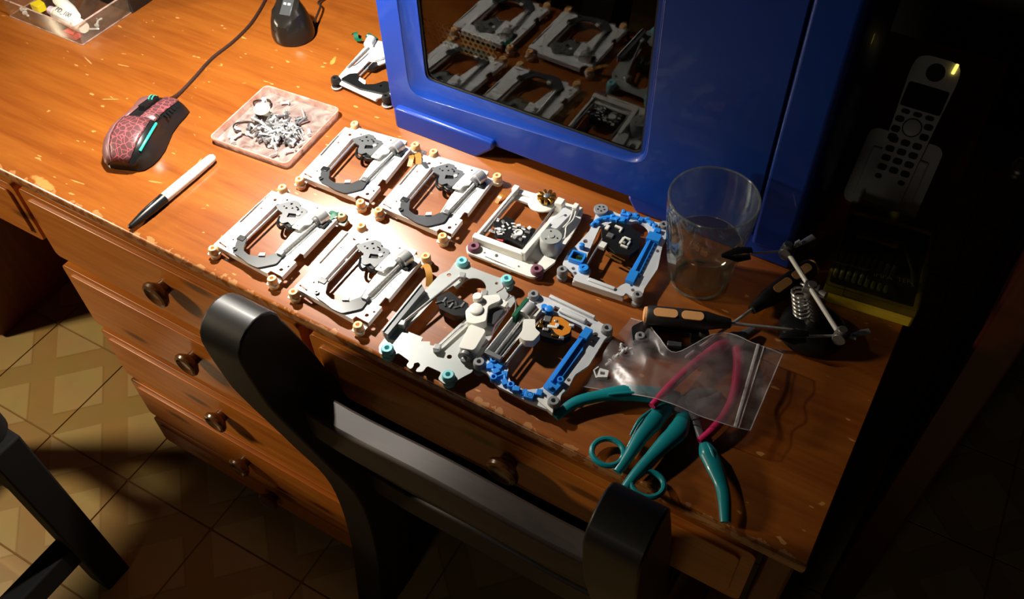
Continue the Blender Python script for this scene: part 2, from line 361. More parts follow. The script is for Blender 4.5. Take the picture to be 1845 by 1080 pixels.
# ------------------------------------------------------------------ the room
fl = struct(MB().box(-2.6, 1.2, -1.6, 1.7, -.05, -.0015).build('floor', 'grout'))
ang = .0215; tmesh = None
for i in range(-7, 9):
    for j in range(-5, 8):
        cx = (i + .5) * TS; cy = (j + .5) * TS
        x = -.9765 + cx * math.cos(ang) - cy * math.sin(ang); y = -.0752 + cx * math.sin(ang) + cy * math.cos(ang)
        if tmesh is None:
            h = TS / 2 - .0016
            t = MB().plate(rrect(-h, -h, h, h, .003, 2), -.006, .0).build('tile', 'tile', fl, bevel=0); tmesh = t.data
        else:
            t = bpy.data.objects.new('tile', tmesh); COL.objects.link(t); t.parent = fl
        t.location = (x, y, 0); t.rotation_euler = (0, 0, ang)
struct(MB().box(-2.6, 1.2, 1.6, 1.7, -.05, 2.6).build('wall_back', 'wall'))
# closet door standing to the right of the desk
dd = Vector((.0725, .81)).normalized(); drz = math.atan2(dd.y, dd.x)
dr = struct(MB().box(-.15, 1.16, -.04, 0, .004, 2.05).build('door_1', 'door', bevel=.004)); dr.location = (.115, .46, 0); dr.rotation_euler = (0, 0, drz)
kb = MB().lathe([(.006, 0), (.006, .02), (.014, .024), (.019, .034), (.017, .044), (.008, .05)], 18).build('knob', 'steel', dr); kb.location = (.30, 0, .52); kb.rotation_euler = (R(-90), 0, 0)
kb.location = (.30, .001, .52)
MB().box(.0, 1.0, .0, .006, .15, .9).build('door_panel', 'door', dr, bevel=.004)

# ------------------------------------------------------------------ desk
dk = thing('writing_desk', 'orange-brown varnished wooden desk with turned wooden drawer knobs', 'desk', (0, 0, 0))
prof = [(.78, -.024), (.78, -.002), (.778, 0), (.004, 0), (.001, -.0015), (0, -.004), (0, -.012), (.003, -.015), (.004, -.022), (.008, -.024)]
t = MB(); n = len(prof); X0, X1 = -1.56, .036
t.add([(x, y, D + z) for x in (X0, X1) for y, z in prof], [tuple(range(n)), tuple(reversed(range(n, 2 * n)))] + [(i, i + n, (i + 1) % n + n, (i + 1) % n) for i in range(n)])
t.build('desk_top', 'desktop', dk, bevel=.0015)
def drawer(x0, x1, z0, z1, knobs, y=.004):
    m_ = MB().plate(rrect(x0, z0, x1, z1, .008, 4), 0, .022)
    m_.v = [(a, y + c, D + b) for a, b, c in m_.v]; m_.f = [tuple(reversed(f)) for f in m_.f]
    f = m_.build('drawer', 'pine', dk, bevel=.006, seg=3)
    # raised field on the drawer front
    m2 = MB().plate(rrect(x0 + .012, z0 + .012, x1 - .012, z1 - .012, .006, 3), 0, .004)
    m2.v = [(a, y - .003 + c, D + b) for a, b, c in m2.v]; m2.f = [tuple(reversed(q)) for q in m2.f]
    m2.build('front_field', 'pine', f, bevel=.0028, seg=2)
    for kx, kz in knobs:
        k = MB().lathe([(.009, 0), (.0095, .005), (.013, .008), (.0175, .012), (.0185, .0155), (.017, .0185), (.0135, .0195), (.0115, .0178), (.006, .0165), (.001, .0165)], 24).build('knob', 'knob', f)
        k.location = (kx, y - .003, D + kz); k.rotation_euler = (R(90), 0, 0)
    return f
drawer(-.940, -.503, -.150, -.030, [(-.712, -.080)])
drawer(-.945, -.505, -.295, -.170, [(-.722, -.224)])
drawer(-.945, -.505, -.420, -.308, [(-.724, -.362)])
drawer(-.945, -.505, -.530, -.432, [(-.722, -.486)])
drawer(-.945, -.505, -.612, -.542, [(-.690, -.566)])
drawer(-.490, -.002, -.128, -.030, [(-.246, -.074)])
drawer(-1.43, -.950, -.130, -.032, [(-1.2, -.08)])
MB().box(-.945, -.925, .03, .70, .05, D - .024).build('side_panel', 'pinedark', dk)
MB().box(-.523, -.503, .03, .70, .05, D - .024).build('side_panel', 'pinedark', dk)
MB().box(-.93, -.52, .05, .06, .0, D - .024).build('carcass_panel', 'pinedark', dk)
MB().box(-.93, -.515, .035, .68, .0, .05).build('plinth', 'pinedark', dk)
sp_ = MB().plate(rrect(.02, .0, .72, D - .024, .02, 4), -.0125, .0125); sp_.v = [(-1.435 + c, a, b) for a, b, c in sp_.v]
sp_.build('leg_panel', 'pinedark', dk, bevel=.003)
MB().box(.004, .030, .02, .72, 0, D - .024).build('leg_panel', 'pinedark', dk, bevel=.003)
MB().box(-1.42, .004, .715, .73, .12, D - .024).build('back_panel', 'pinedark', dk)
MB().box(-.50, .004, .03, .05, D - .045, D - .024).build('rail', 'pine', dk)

# ------------------------------------------------------------------ computer tower
TX0, TX1, TY0, TY1, TH = -.587, -.088, .300, .505, .46
tw = thing('computer_tower', 'blue computer tower case with a dark side window, standing on the desk', 'computer', (0, 0, D))
wx0, wx1, wz0, wz1 = -.534, -.263, .0765, .40
def face(m_, y0):     # turn an (x,z) plate into one that faces the viewer: plate z -> -y
    m_.v = [(a, y0 - c, b) for a, b, c in m_.v]; return m_
# side panel with its window cut-out: flat sheet, bevelled step that closes in on the window at the lower right
def quad(l, b, r_, b2, t): return [(l, b), (r_, b2), (r_, t), (l, t)]
A0 = rpoly(quad(-.5565, .0515, -.2565, .0690, .4305), .024, 6)
face(MB().plate(rrect(TX0, .020, -.133, TH, .004, 2), 0, .006, [A0]), TY0 + .006).build('side_panel', 'tower', tw, bevel=.0015)
b_ = MB(); B_ = rpoly(quad(-.5500, .0590, -.2590, .0725, .424), .021, 6); H_ = rpoly(quad(wx0, wz0, wx1, wz0, wz1), .012, 6); n = len(A0)
b_.v = [(x, TY0 + .0003, z) for x, z in A0] + [(x, TY0 + .0042, z) for x, z in B_] + [(x, TY0 + .0042, z) for x, z in H_] + [(x, TY0 + .009, z) for x, z in H_]
b_.f = [(k * n + i, k * n + (i + 1) % n, (k + 1) * n + (i + 1) % n, (k + 1) * n + i) for k in range(3) for i in range(n)]
b_.build('window_bezel', 'tower', tw, sharp=50)
gw = rrect(wx0 - .002, wz0 - .002, wx1 + .002, wz1 + .002, .011, 5)
face(MB().plate(gw, 0, .002), TY0 + .0095).build('window_pane', 'tint', tw)
gk = MB(); G0 = rrect(wx0 + .0022, wz0 + .0022, wx1 - .0022, wz1 - .0022, .009, 5); face(gk.plate(rrect(wx0, wz0, wx1, wz1, .010, 5), 0, .0016, [G0]), TY0 + .0074).build('window_gasket', 'blackrub', tw)
# shell: left, right, top, back, floor
sh = MB()
sh.box(TX0, TX0 + .002, TY0 + .006, TY1, .02, TH); sh.box(TX0, TX1, TY1 - .002, TY1, .02, TH); sh.box(TX0, TX1, TY0 + .006, TY1, TH - .002, TH); sh.box(TX0, -.14, TY0 + .008, TY1, .018, .020)
sh.build('case_shell', 'tower', tw)
# front bezel of the case (at the right), with its seam
fb = MB().plate([(-.131, TY0 - .001), (-.092, TY0 + .001), (-.0865, TY0 + .012), (-.0865, TY1 - .01), (-.095, TY1), (-.131, TY1)], .018, TH + .005)
fb.build('front_bezel', 'tower', tw, bevel=.004, seg=3)
# bottom skirt: two feet with a raised middle
for a0, a1, b0, b1 in ((-.580, -.462, -.574, -.440), (-.262, -.086, -.272, -.086)):
    s_ = MB(); pts = [(a0, 0), (a1, 0), (b1, .020), (b1, .030), (b0, .030), (a0, .026)]
    if a0 > -.3: pts = [(a0, 0), (a1, 0), (b1, .030), (b0, .030), (b0, .016)]
    s_.plate(pts, 0, .21 if a0 < -.3 else .2025); face(s_, TY1 - .002).build('skirt_foot', 'tower', tw, bevel=.003, seg=2)
# interior
MB().box(TX0 + .004, -.14, TY1 - .012, TY1 - .006, .022, TH - .004).build('mainboard_tray', 'towerdark', tw)
MB().box(TX0 + .004, -.142, TY0 + .012, TY1 - .013, .0205, .026).build('case_floor', 'towerdark', tw)
MB().box(-.43, -.30, TY0 + .09, TY1 - .014, .09, .115).build('graphics_card', 'towerdark', tw, bevel=.003)
MB().box(-.262, -.244, TY0 + .02, TY1 - .013, .03, .44).build('drive_cage', 'casegrey', tw, bevel=.002)
MB().box(TX0 + .004, -.37, TY0 + .06, TY1 - .013, .026, .045).build('power_unit', 'casegrey', tw, bevel=.003)
hm = MB(); yy = .330; hr = .0034
for r_ in range(5):       # perforated hex plate behind the window
    for c_ in range(17):
        cx = -.566 + (c_ + .5 * (r_ % 2)) * hr * 1.95; cz = .113 + r_ * hr * 1.72
        o6 = [(cx + hr * 1.13 * math.cos(R(60 * k + 30)), cz + hr * 1.13 * math.sin(R(60 * k + 30))) for k in range(6)]
        i6 = [(cx + hr * .76 * math.cos(R(60 * k + 30)), cz + hr * .76 * math.sin(R(60 * k + 30))) for k in range(6)]
        hm.add([(x, yy, z) for x, z in o6] + [(x, yy, z) for x, z in i6] + [(x, yy + .001, z) for x, z in i6], [(k, (k + 1) % 6, 6 + (k + 1) % 6, 6 + k) for k in range(6)] + [(6 + k, 6 + (k + 1) % 6, 12 + (k + 1) % 6, 12 + k) for k in range(6)])
hm.build('hex_mesh', 'mesh', tw)['kind'] = 'stuff'

# ------------------------------------------------------------------ chairs
ch = thing('wooden_chair', 'dark wooden chair with thick back posts pushed in against the desk', 'chair', (0, 0, 0))
def post(x, name='back_post'):
    # side profile in (y, z): leaning back above the seat, straight below, round at the top
    zt = D + .075; yc = -.072
    cl = smooth([(yc, zt - .012, 0), (yc + .022, zt - .12, 0), (yc + .055, zt - .26, 0), (yc + .085, zt - .40, 0), (yc + .085, zt - .55, 0), (yc + .06, .0, 0)], 5)
    wd = [.028 + min(.008, .002 * i) for i in range(len(cl))]
    L_ = [(q.x - wd[i], q.y) for i, q in enumerate(cl)]; Rr = [(q.x + wd[i], q.y) for i, q in enumerate(cl)]
    top = circ(cl[0].x, cl[0].y, .028, 8, 0, 180)
    out = top + L_[1:] + list(reversed(Rr[1:]))
    m_ = MB().plate(out, -.024, .024); m_.v = [(x + c, a, b) for a, b, c in m_.v]
    return m_.build(name, 'chair', ch, bevel=.005, seg=3)
post(-.482); post(-.095)
def rail(z, h, th, bow, mat, name, y0=-.03, x0=-.465, x1=-.11, k=14):
    m_ = MB(); vs = []
    for i in range(k + 1):
        u = i / k; x = x0 + (x1 - x0) * u; y = y0 + bow * math.sin(math.pi * u); dz = -.012 * math.cos(2 * math.pi * u)
        vs += [(x, y - th / 2, z - h + dz), (x, y + th / 2, z - h + dz), (x, y + th / 2, z + dz), (x, y - th / 2, z + dz)]
    fs = []
    for i in range(k):
        for q in range(4): fs.append((i * 4 + q, i * 4 + (q + 1) % 4, (i + 1) * 4 + (q + 1) % 4, (i + 1) * 4 + q))
    fs = [tuple(reversed(f)) for f in fs] + [(0, 1, 2, 3), (k * 4 + 3, k * 4 + 2, k * 4 + 1, k * 4)]
    m_.add(vs, fs); return m_.build(name, mat, ch, bevel=.004, seg=2)
rail(D - .062, .05, .030, -.012, 'chairrail', 'crest_rail', y0=-.040)
rail(D - .170, .05, .022, -.012, 'chair', 'back_slat', y0=-.004)
rail(D - .270, .05, .022, -.012, 'chair', 'back_slat', y0=.012)
st_ = MB().plate(rrect(-.50, .02, -.08, .40, .03, 5), D - .36, D - .32); st_.build('seat', 'chair', ch, bevel=.008, seg=3)
for x in (-.47, -.11): MB().box(x - .02, x + .02, .34, .38, 0, D - .36).build('front_leg', 'chair', ch, bevel=.004)
for x in (-.48, -.10): MB().box(x - .012, x + .012, .02, .36, .12, .15).build('stretcher', 'chair', ch, bevel=.003)

c2 = thing('side_chair', 'black wooden chair cropped by the left edge, one leg and stretcher showing', 'chair', (0, 0, 0))
for x, y in ((-.878, -.208), (-1.27, -.208), (-.878, -.60), (-1.27, -.60)):
    MB().box(x - .022, x + .022, y - .022, y + .022, 0, .40).build('leg', 'stool', c2, bevel=.003)
MB().box(-.894, -.862, -.59, -.22, .10, .145).build('stretcher', 'stool', c2, bevel=.003)
MB().box(-1.286, -1.254, -.59, -.22, .10, .145).build('stretcher', 'stool', c2, bevel=.003)
MB().box(-1.26, -.89, -.218, -.198, .2, .24).build('stretcher', 'stool', c2, bevel=.003)
MB().plate(rrect(-1.30, -.64, -.868, -.178, .03, 6), .40, .44).build('seat', 'stool', c2, bevel=.014, seg=4)

# ------------------------------------------------------------------ drive sleds (local units: millimetres)
S = .001
def grommet(par, x, y, mat, z0=0, h=14, r=5.2):
    g = MB().lathe([(r * .7, z0), (r * 1.02, z0 + .6), (r * 1.05, z0 + h * .3), (r * .72, z0 + h * .36), (r * .72, z0 + h * .46), (r * 1.02, z0 + h * .54), (r, z0 + h * .88), (r * .82, z0 + h), (r * .42, z0 + h), (r * .36, z0 + h - .6), (r * .3, z0 + h * .6), (.05, z0 + h * .6)], 16)
    return g.build('grommet', mat, par, S, loc=(x * S, y * S, 0))
def flex(par, pts, wd, mat, name='ribbon_cable'):
    q = smooth(pts, 5); m_ = MB(); k = len(q)
    for i, p in enumerate(q):
        d = (q[min(i + 1, k - 1)] - q[max(i - 1, 0)]); d.z = 0; s_ = Vector((-d.y, d.x, 0)).normalized() * wd / 2
        m_.v += [tuple(p + s_), tuple(p - s_), tuple(p - s_ + Vector((0, 0, .35))), tuple(p + s_ + Vector((0, 0, .35)))]
    for i in range(k - 1):
        for a in range(4): m_.f.append((i * 4 + a, i * 4 + (a + 1) % 4, i * 4 + 4 + (a + 1) % 4, i * 4 + 4 + a))
    m_.f += [(3, 2, 1, 0), tuple((k - 1) * 4 + a for a in range(4))]
    return m_.build(name, mat, par, S)
def silver():
    r = thing('drive_sled', '', 'drive part')
    out = [(-47, -45), (30, -51), (31, -46), (47, -47), (47, -24), (43, -24), (43, -12), (47.5, -12), (47.5, 47), (37, 49), (36, 57), (-28, 55), (-30, 50), (-45, 50)]
    op = rpoly([(-26, 37), (18, 37), (17, 8), (22, -24), (17, -33), (8, -39), (-4, -41), (-14, -37), (-17, -27), (-26, -25)], 3)
    holes = [op, [(-44.8, -6), (-42.4, -6), (-42.4, 44), (-44.8, 44)], circ(40, -40, 2.2, 10), circ(-37, 22, 1.4, 8), circ(-32, 40, 2.2, 10), circ(44, -33, 1.4, 8), circ(-20, 46, 1.5, 8), circ(18, 51, 1.5, 8), [(-44, -40.8), (-32, -43), (-32, -41.2), (-44, -38.8)], circ(28, 50, 1.4, 8), circ(-33, -30, 1.2, 8)]
    p_ = MB().plate(out, 10.8, 12, holes).build('plate', 'silver', r, S)
    w_ = MB()
    def wall(a, b, z0=5, z1=11, th=1.):
        d = (Vector(b) - Vector(a)).normalized(); nn = Vector((-d.y, d.x)) * th
        w_.plate([a, b, (b[0] + nn.x, b[1] + nn.y), (a[0] + nn.x, a[1] + nn.y)], z0, z1)
    wall((-47, -45), (30, -51)); wall((47.5, -12), (47.5, 47), 6); wall((36, 57), (-28, 55), 6); wall((-45, 50), (-47, -45), 6); wall((47, -47), (47, -24), 6)
    wall((20, -24), (17, 8), 5); wall((-26, -25), (-26, 37), 7)
    w_.build('rim_wall', 'silver', p_, S)
    for x, y, tx, ty in ((-43, -51, -43, -44), (-37, 59, -37, 52), (49, 54, 44, 48), (40, -55, 40, -47)):
        a = Vector((x, y)); t_ = Vector((tx, ty)); d = (t_ - a).normalized(); s_ = Vector((-d.y, d.x)) * 6; f = a - d * 5
        MB().plate(rpoly([tuple(f + s_), tuple(f - s_), tuple(t_ - s_), tuple(t_ + s_)], 2), 5.2, 6.4).build('grommet_tab', 'silver', r, S)
        grommet(r, x, y, 'peach')
    ub = rpoly([(-27, -24), (-26, -33), (-18, -46), (-6, -48), (6, -51), (18, -51), (32, -37), (31, -24), (25, -23), (21, -26), (15, -35), (8, -37.5), (-2, -41), (-12, -38), (-17, -28), (-19, -23)], 2.5)
    u_ = MB().plate(ub, 12, 14.2, [circ(-20, -41, 1.6, 8)]).build('turntable_bracket', 'greypl', r, S, bevel=.0004)
    MB().lathe([(2.6, 14), (2.6, 16), (1.2, 16), (1.1, 15)], 12).build('boss', 'greypl', u_, S, loc=(-20 * S, -41.5 * S, 0))
    MB().plate([(9, -38), (15, -35), (13, -31), (8, -34)], 14, 16).build('clip', 'whitepl', u_, S)
    hd = rpoly([(-23, 31), (-19, 37), (-10, 47), (-2, 47), (1, 42), (12, 42), (17, 31), (12, 14), (5, 17), (1, 12), (-4, 13), (-7, 18), (-9, 25), (-17, 27)], 1.2)
    h_ = MB().plate(hd, 13.2, 15.2, [circ(-9, 41, 1.5, 8), circ(-4, 36, 1.2, 8), circ(3, 37, 1.4, 8), circ(-10, 33, 1.3, 8), [(-3, 28), (6, 31), (8, 26), (-1, 22)], circ(9, 36, 1., 8), circ(-14, 34, 1, 8), [(-2, 40.5), (2.5, 39.5), (2.2, 38), (-2.2, 39)]]).build('pickup_head', 'gunmetal', r, S, bevel=.0003)
    MB().plate(rpoly([(-21, 31), (-10, 44), (10, 40), (14, 20), (10, 12), (2, 14), (-6, 19), (-9, 25)], 2), 6, 13).build('lens_body', 'blackpl', h_, S)
    MB().lathe([(2.2, 15), (2.2, 16.4), (1.2, 16.6), (.8, 15.6)], 12).build('lens', 'whitepl', h_, S, loc=(8 * S, 31 * S, 0))
    MB().tube(smooth([(-10, 20, 12), (-5, 11, 12), (1, 8, 12), (4, 12, 12), (10, 10, 12), (15, 12, 12)], 4), 1.7, 8, flat=1.6).build('head_linkage', 'blackpl', h_, S)
    mt_ = MB().cyl((32.5, 32, 16), (35, 44.5, 16), 8, n=24).build('spindle_motor', 'steel', r, S, bevel=.0008)
    MB().cyl((32, 29, 16), (32.6, 32, 16), 5.6, n=16).build('motor_collar', 'darksteel', mt_, S)
    MB().box(38, 44, 28, 37, 8, 15).build('motor_plug', 'blackpl', r, S, bevel=.0005)
    MB().plate(rpoly([(14.5, 11), (24, 12), (25, 20), (30, 24), (29, 41), (17, 41)], 1.5), 15.4, 17, [circ(19, 16, 1, 8)]).build('motor_bracket', 'silver', r, S, bevel=.0003)
    MB().ridged((33, 31, 14.4), (28, -22, 14.4), 1.9, 26).build('lead_screw', 'steel', r, S)
    MB().box(24.5, 31, -27, -21, 11.8, 17).build('bearing_block', 'darksteel', r, S, bevel=.0006)
    MB().cyl((-21, 33, 10), (-22, -24, 10), 1.5, n=10).build('guide_rod', 'chrome', r, S)
    MB().cyl((18.5, 13, 9), (22.5, -24, 9), 1.1, n=8).build('guide_rod', 'chrome', r, S)
    MB().tube([(38, 24, 13), (36, 18, 13), (34.5, 0, 13), (33.5, -18, 13), (31, -24, 13)], .45, 6).build('spring_wire', 'darksteel', r, S)
    MB().box(-29, -20, -29, -22, 11.8, 15).build('rod_clip', 'blackpl', r, S, bevel=.0006)
    return r
GRP = 'silver disc drive sleds with peach grommets'
s0 = silver()
poses = [(-.5799, .0726, .0273, 'silver drive sled with peach grommets, front row, nearest the white marker'),
         (-.4657, .0675, .0257, 'silver drive sled with peach grommets, front row, beside the sled with pale teal grommets'),
         (-.5725, .2056, .0996, 'silver drive sled with peach grommets, back row, touching the box of screws'),
         (-.4625, .2080, .0663, 'silver drive sled with peach grommets, back row, beside the white sled with copper coil')]
sl = [s0] + [copy_tree(s0) for _ in range(3)]
for r, (x, y, a, lb) in zip(sl, poses):
    r.location = (x, y, D); r.rotation_euler = (0, 0, a); tag(r, lb, 'drive part', GRP)
r = sl[0]; flex(r, [(40, 44, 12.3), (44, 52, 14), (52, 56, 10), (54, 46, 6)], 6, 'green'); MB().box(34, 42, 50, 55, 12, 13.5).build('connector', 'green', r, S, bevel=.0003)
flex(sl[1], [(50, 44, 8), (58, 42, 13), (66, 34, 12), (70, 26, 4)], 7, 'ribbon')
flex(sl[2], [(50, 40, 8), (55, 34, 11), (57, 24, 6)], 6, 'ribbon')
r = sl[3]; flex(r, [(-54, 40, 4), (-52, 48, 12), (-46, 40, 14), (-42, 33, 12.4)], 7, 'ribbon'); MB().plate(rpoly([(-42, 36), (-31, 30), (-28, 33), (-36, 40)], 1), 12.1, 13).build('connector', 'greypl', r, S)

# white sled with copper coil
r = thing('drive_sled', 'white plastic drive sled with mauve grommets and a copper coil', 'drive part', (-.349, .212, D), .05)
base = rpoly([(-45.5, -51), (-40, -58), (34, -59), (40, -57), (43, -48), (49, -28), (47, -22), (48, 12), (46, 40), (42, 56), (-36, 52), (-38, 44), (-42, -40)], 2.5)
op5 = rpoly([(-33, 37), (-13, 37), (-6, 33), (8, 36), (15, 42), (15, 8), (14, -30), (-37, -31)], 2)
MB().plate(base, 5, 8, [op5, circ(-10, -48, 2.2, 8), circ(-23, -50, 1.4, 8), circ(18, -51, 1.4, 8), circ(31, -38, 2.4, 8), [(-20, -55), (6, -56), (6, -55), (-20, -54)]]).build('base_plate', 'whitepl', r, S, bevel=.0005)
fr_ = MB()
fr_.box(-42, 18, -43, -36, 7, 17.5); fr_.box(-40, 16, -36, -32, 7, 12); fr_.plate([(-42, -43), (-38.4, -43), (-33.6, 50), (-37, 50)], 7, 15); fr_.plate([(-37, 44), (40, 47), (42, 55), (-37, 51)], 7, 10.5); fr_.plate([(15, -42), (21, -42), (25, 10), (20, 10)], 7, 20); fr_.box(-40, -33, 42, 50, 7, 16)
fr_.build('raised_frame', 'whitepl', r, S, bevel=.0008)
MB().plate(rpoly([(22, 6), (33, 6), (38, 38), (26, 40)], 2), 9, 18, [circ(33, 29, 2, 8)]).build('sloped_panel', 'palegrey', r, S, bevel=.0006)
MB().box(15, 24, 38, 48, 8, 22).build('rod_holder', 'whitepl', r, S, bevel=.001); MB().box(34, 40, 42, 50, 8, 20).build('peg_block', 'whitepl', r, S, bevel=.001)
for x, y in ((-36, -50), (38, -49)): grommet(r, x, y, 'mauve', 0, 13, 6.8)
MB().lathe([(14, 12), (15, 13), (15, 14.5), (13, 15), (2, 15)], 28).build('turntable_disc', 'whitepl', r, S, loc=(-1 * S, 39 * S, 0))
co_ = MB().lathe([(9, 15), (9.5, 17), (4, 18), (3.5, 22), (2, 23)], 20).build('coil_hub', 'darksteel', r, S, loc=(3 * S, 44 * S, 0))
for k in range(9):
    a = R(40 * k); cx, cy = math.cos(a), math.sin(a)
    MB().box(-1.8, 1.8, 3.4, 10.5, 17.4, 21.6, (0, 0, 0)).build('coil_arm', 'gold', co_, S, bevel=.0005).rotation_euler = (0, 0, a)
mt_ = MB().lathe([(12, 8), (12, 26), (11, 27.5), (3.5, 27.5), (3, 28.4), (1, 28.4)], 32).build('motor', 'platgrey', r, S, loc=(37 * S, -14 * S, 0))
for k in range(3): MB().lathe([(1, 27.4), (1, 27.8), (.4, 27.8)], 8).build('motor_hole', 'blackpl', mt_, S, loc=(7 * S * math.cos(2.1 * k), 7 * S * math.sin(2.1 * k), 0))
MB().cyl((16, 40, 16), (15, -30, 16), 1.2, n=8).build('guide_rod', 'darksteel', r, S); MB().cyl((-33, 34, 13), (-35, -28, 13), 1.2, n=8).build('guide_rod', 'steel', r, S)
h_ = MB().plate(rpoly([(-34, -12), (-24, 2), (-13, 0), (-10, -8), (12, 0), (15, -10), (11, -28), (-8, -26), (-22, -30), (-26, -20)], 2), 8, 15).build('pickup_head', 'blackpl', r, S, bevel=.0006)
rnd = random.Random(3)
for k in range(44):
    x, y = rnd.uniform(-30, 11), rnd.uniform(-26, -3); a = rnd.uniform(2, 6); b = rnd.uniform(1.2, 3.5); z = 15 + rnd.uniform(-.4, 1.8)
    MB().box(x - a / 2, x + a / 2, y - b / 2, y + b / 2, 14.5, z, (0, 0, rnd.uniform(-.6, .6))).build('pickup_component', ('palegrey', 'steel', 'darksteel', 'whitepl')[k % 4], h_, S, bevel=.0002)
MB().lathe([(4.5, 15), (4.5, 17), (3.2, 17.2), (3, 16)], 16).build('lens', 'whitepl', h_, S, loc=(-1 * S, -15 * S, 0))
MB().box(-20, -12, -30, -22, 6, 12).build('laser_diode', 'red', h_, S, bevel=.0006)
MB().tube(smooth([(40, 40, 17), (43, 26, 18), (41, 14, 18), (44, 6, 18), (46, -2, 16), (44, -8, 14)], 4), .8, 6).build('spring_arm', 'whitepl', r, S)
MB().tube(smooth([(36, 41, 17), (40, 24, 18), (38, 12, 17)], 4), .8, 6).build('spring_arm', 'whitepl', r, S)
flex(r, [(-52, 28, .4), (-50, 36, 6), (-47, 42, 3)], 5, 'ribbon')

def sled_blue_back():
    r = thing('drive_sled', 'white drive sled with blue inserts and grey grommets, behind the others by the drinking glass', 'drive part', (-.252, .23, D), .1)
    out = rpoly([(-42, -42), (-36, -46), (-24, -50), (-24, -58), (31, -58), (31, -52), (40, -55), (48, -47), (46.5, -40), (50, -8), (44, 24), (44, 36), (37, 56), (-14, 50), (-24, 52), (-38, 48), (-37, 40), (-34, 14), (-40, -16), (-43, -22)], 3)
    op = rpoly([(-26, 24), (-18, 28), (-17, 36), (-4, 38)] + circ(8, 30, 18, 8, 95, 10) + [(27, 22), (31, -36), (24, -44), (21, -51), (-10, -49), (-12, -38), (-18, -34), (-23, -20)], 1.5)
    MB().plate(out, 8, 11.5, [op, circ(-32, -2, 2.8, 10), circ(-29, -43, 2.1, 8), circ(-25, -48.5, 2.1, 8), circ(37, -46, 2.2, 8), circ(33.5, -40.5, 1.8, 8), circ(42, 15, 2.2, 8)]).build('frame', 'palegrey', r, S, bevel=.0007)
    MB().plate([(-24, -58), (31, -58), (31, -55), (-24, -55)], 3, 9).build('front_wall', 'palegrey', r, S, bevel=.0005)
    MB().box(-9, 20, -54, -50, 11, 13.5, (0, 0, -.06)).build('ridge_bar', 'palegrey', r, S, bevel=.0006)
    for x, y in ((-38, -51), (44, -52), (36, 52)): grommet(r, x, y, 'greyrub', 0, 15, 5.6)
    wc = MB().lathe([(6, 0), (6, 13), (8.2, 14), (8.2, 16), (7.4, 16.8), (1, 16.8)], 24).build('worm_cap', 'greyrub', r, S, loc=(-33 * S, 45 * S, 0))
    for k in range(5): MB().lathe([(1.1, 16.7), (1.1, 17), (.3, 17)], 8).build('cap_hole', 'blackpl', wc, S, loc=(3.6 * S * math.cos(k * 1.257), 3.6 * S * math.sin(k * 1.257), 0))
    bl = MB()
    arc = smooth([(-34, 20, 0), (-31, 30, 0), (-24, 38, 0), (-16, 42, 0)], 5)
    bl.tube([(q.x, q.y, 13) for q in arc], 2.6, 8); bl.box(-20, -2, 36, 43, 9, 16, (0, 0, .1)); bl.box(-12, 8, 48, 54, 9, 15.5, (0, 0, .05)); bl.box(-8, -2, 40, 50, 9, 13)
    bl.tube([(q.x, q.y, 12.5) for q in smooth([(6, 51, 0), (16, 52, 0), (25, 49, 0), (32, 41, 0)], 5)], 2.4, 8); bl.box(29, 36, 38, 44, 9, 15)
    for k, (x, y, z) in enumerate(((-30, 26, 16), (-25, 35, 15), (-18, 41, 17), (-12, 38, 17), (-5, 39, 17.5), (-10, 52, 16.5), (-3, 50, 17), (4, 53, 16.5), (11, 49, 15), (17, 53, 15.5), (23, 49, 15), (28, 46, 16), (31, 37, 15), (34, 33, 16))): bl.box(x - 2.4, x + 2.4, y - 1.8, y + 1.8, 9, z, (0, 0, .4 * k))
    bl.build('blue_arch_mount', 'bluepl', r, S, bevel=.0006)
    rl = MB(); rl.plate(rpoly([(28, 26), (36, 26), (36, -34), (26, -40), (26, -26)], 1), 9, 14); rl.box(26, 40, 22, 33, 9, 18); rl.box(26, 35, -40, -24, 9, 16); rl.box(29.5, 31.5, -24, 22, 13, 16.5)
    for k in range(9): rl.box(36, 38, -28 + 6 * k, -25 + 6 * k, 9, 12)
    rl.build('blue_guide_rail', 'bluepl', r, S, bevel=.0005)
    bx = MB(); bx.plate(rrect(-38, -37, -22, -23, 1.5, 3), 11, 17, [rrect(-36, -35, -24, -25, 1, 2)]); b_ = bx.build('blue_socket', 'bluepl', r, S, bevel=.0003)
    MB().box(-36, -24, -35, -25, 11, 13).build('circuit_board', 'green', b_, S)
    for k in range(4): MB().box(-34.5 + 2.4 * k, -33 + 2.4 * k, -30, -27, 13, 13.8).build('contact', 'gold', b_, S)
    MB().lathe([(5.6, 11), (5.6, 15), (4.6, 16), (2, 16), (1.6, 15)], 14).build('blue_gear', 'bluepl', r, S, loc=(-18.5 * S, -41 * S, 0))
    MB().lathe([(3, 11), (3, 17), (1.6, 18), (1, 18)], 12).build('blue_post', 'bluepl', r, S, loc=(-32 * S, -13 * S, 0))
    MB().cyl((-15.5, 32, 13), (-17.5, -34, 13), 1.3, n=10).build('guide_rod', 'darksteel', r, S)
    h_ = MB().plate(rpoly([(-23, 20), (-15, 33), (2, 36), (18, 28), (24, 8), (18, -6), (4, -9), (-6, -4), (-15, 2)], 2), 8, 15).build('pickup_head', 'blackpl', r, S, bevel=.0008)
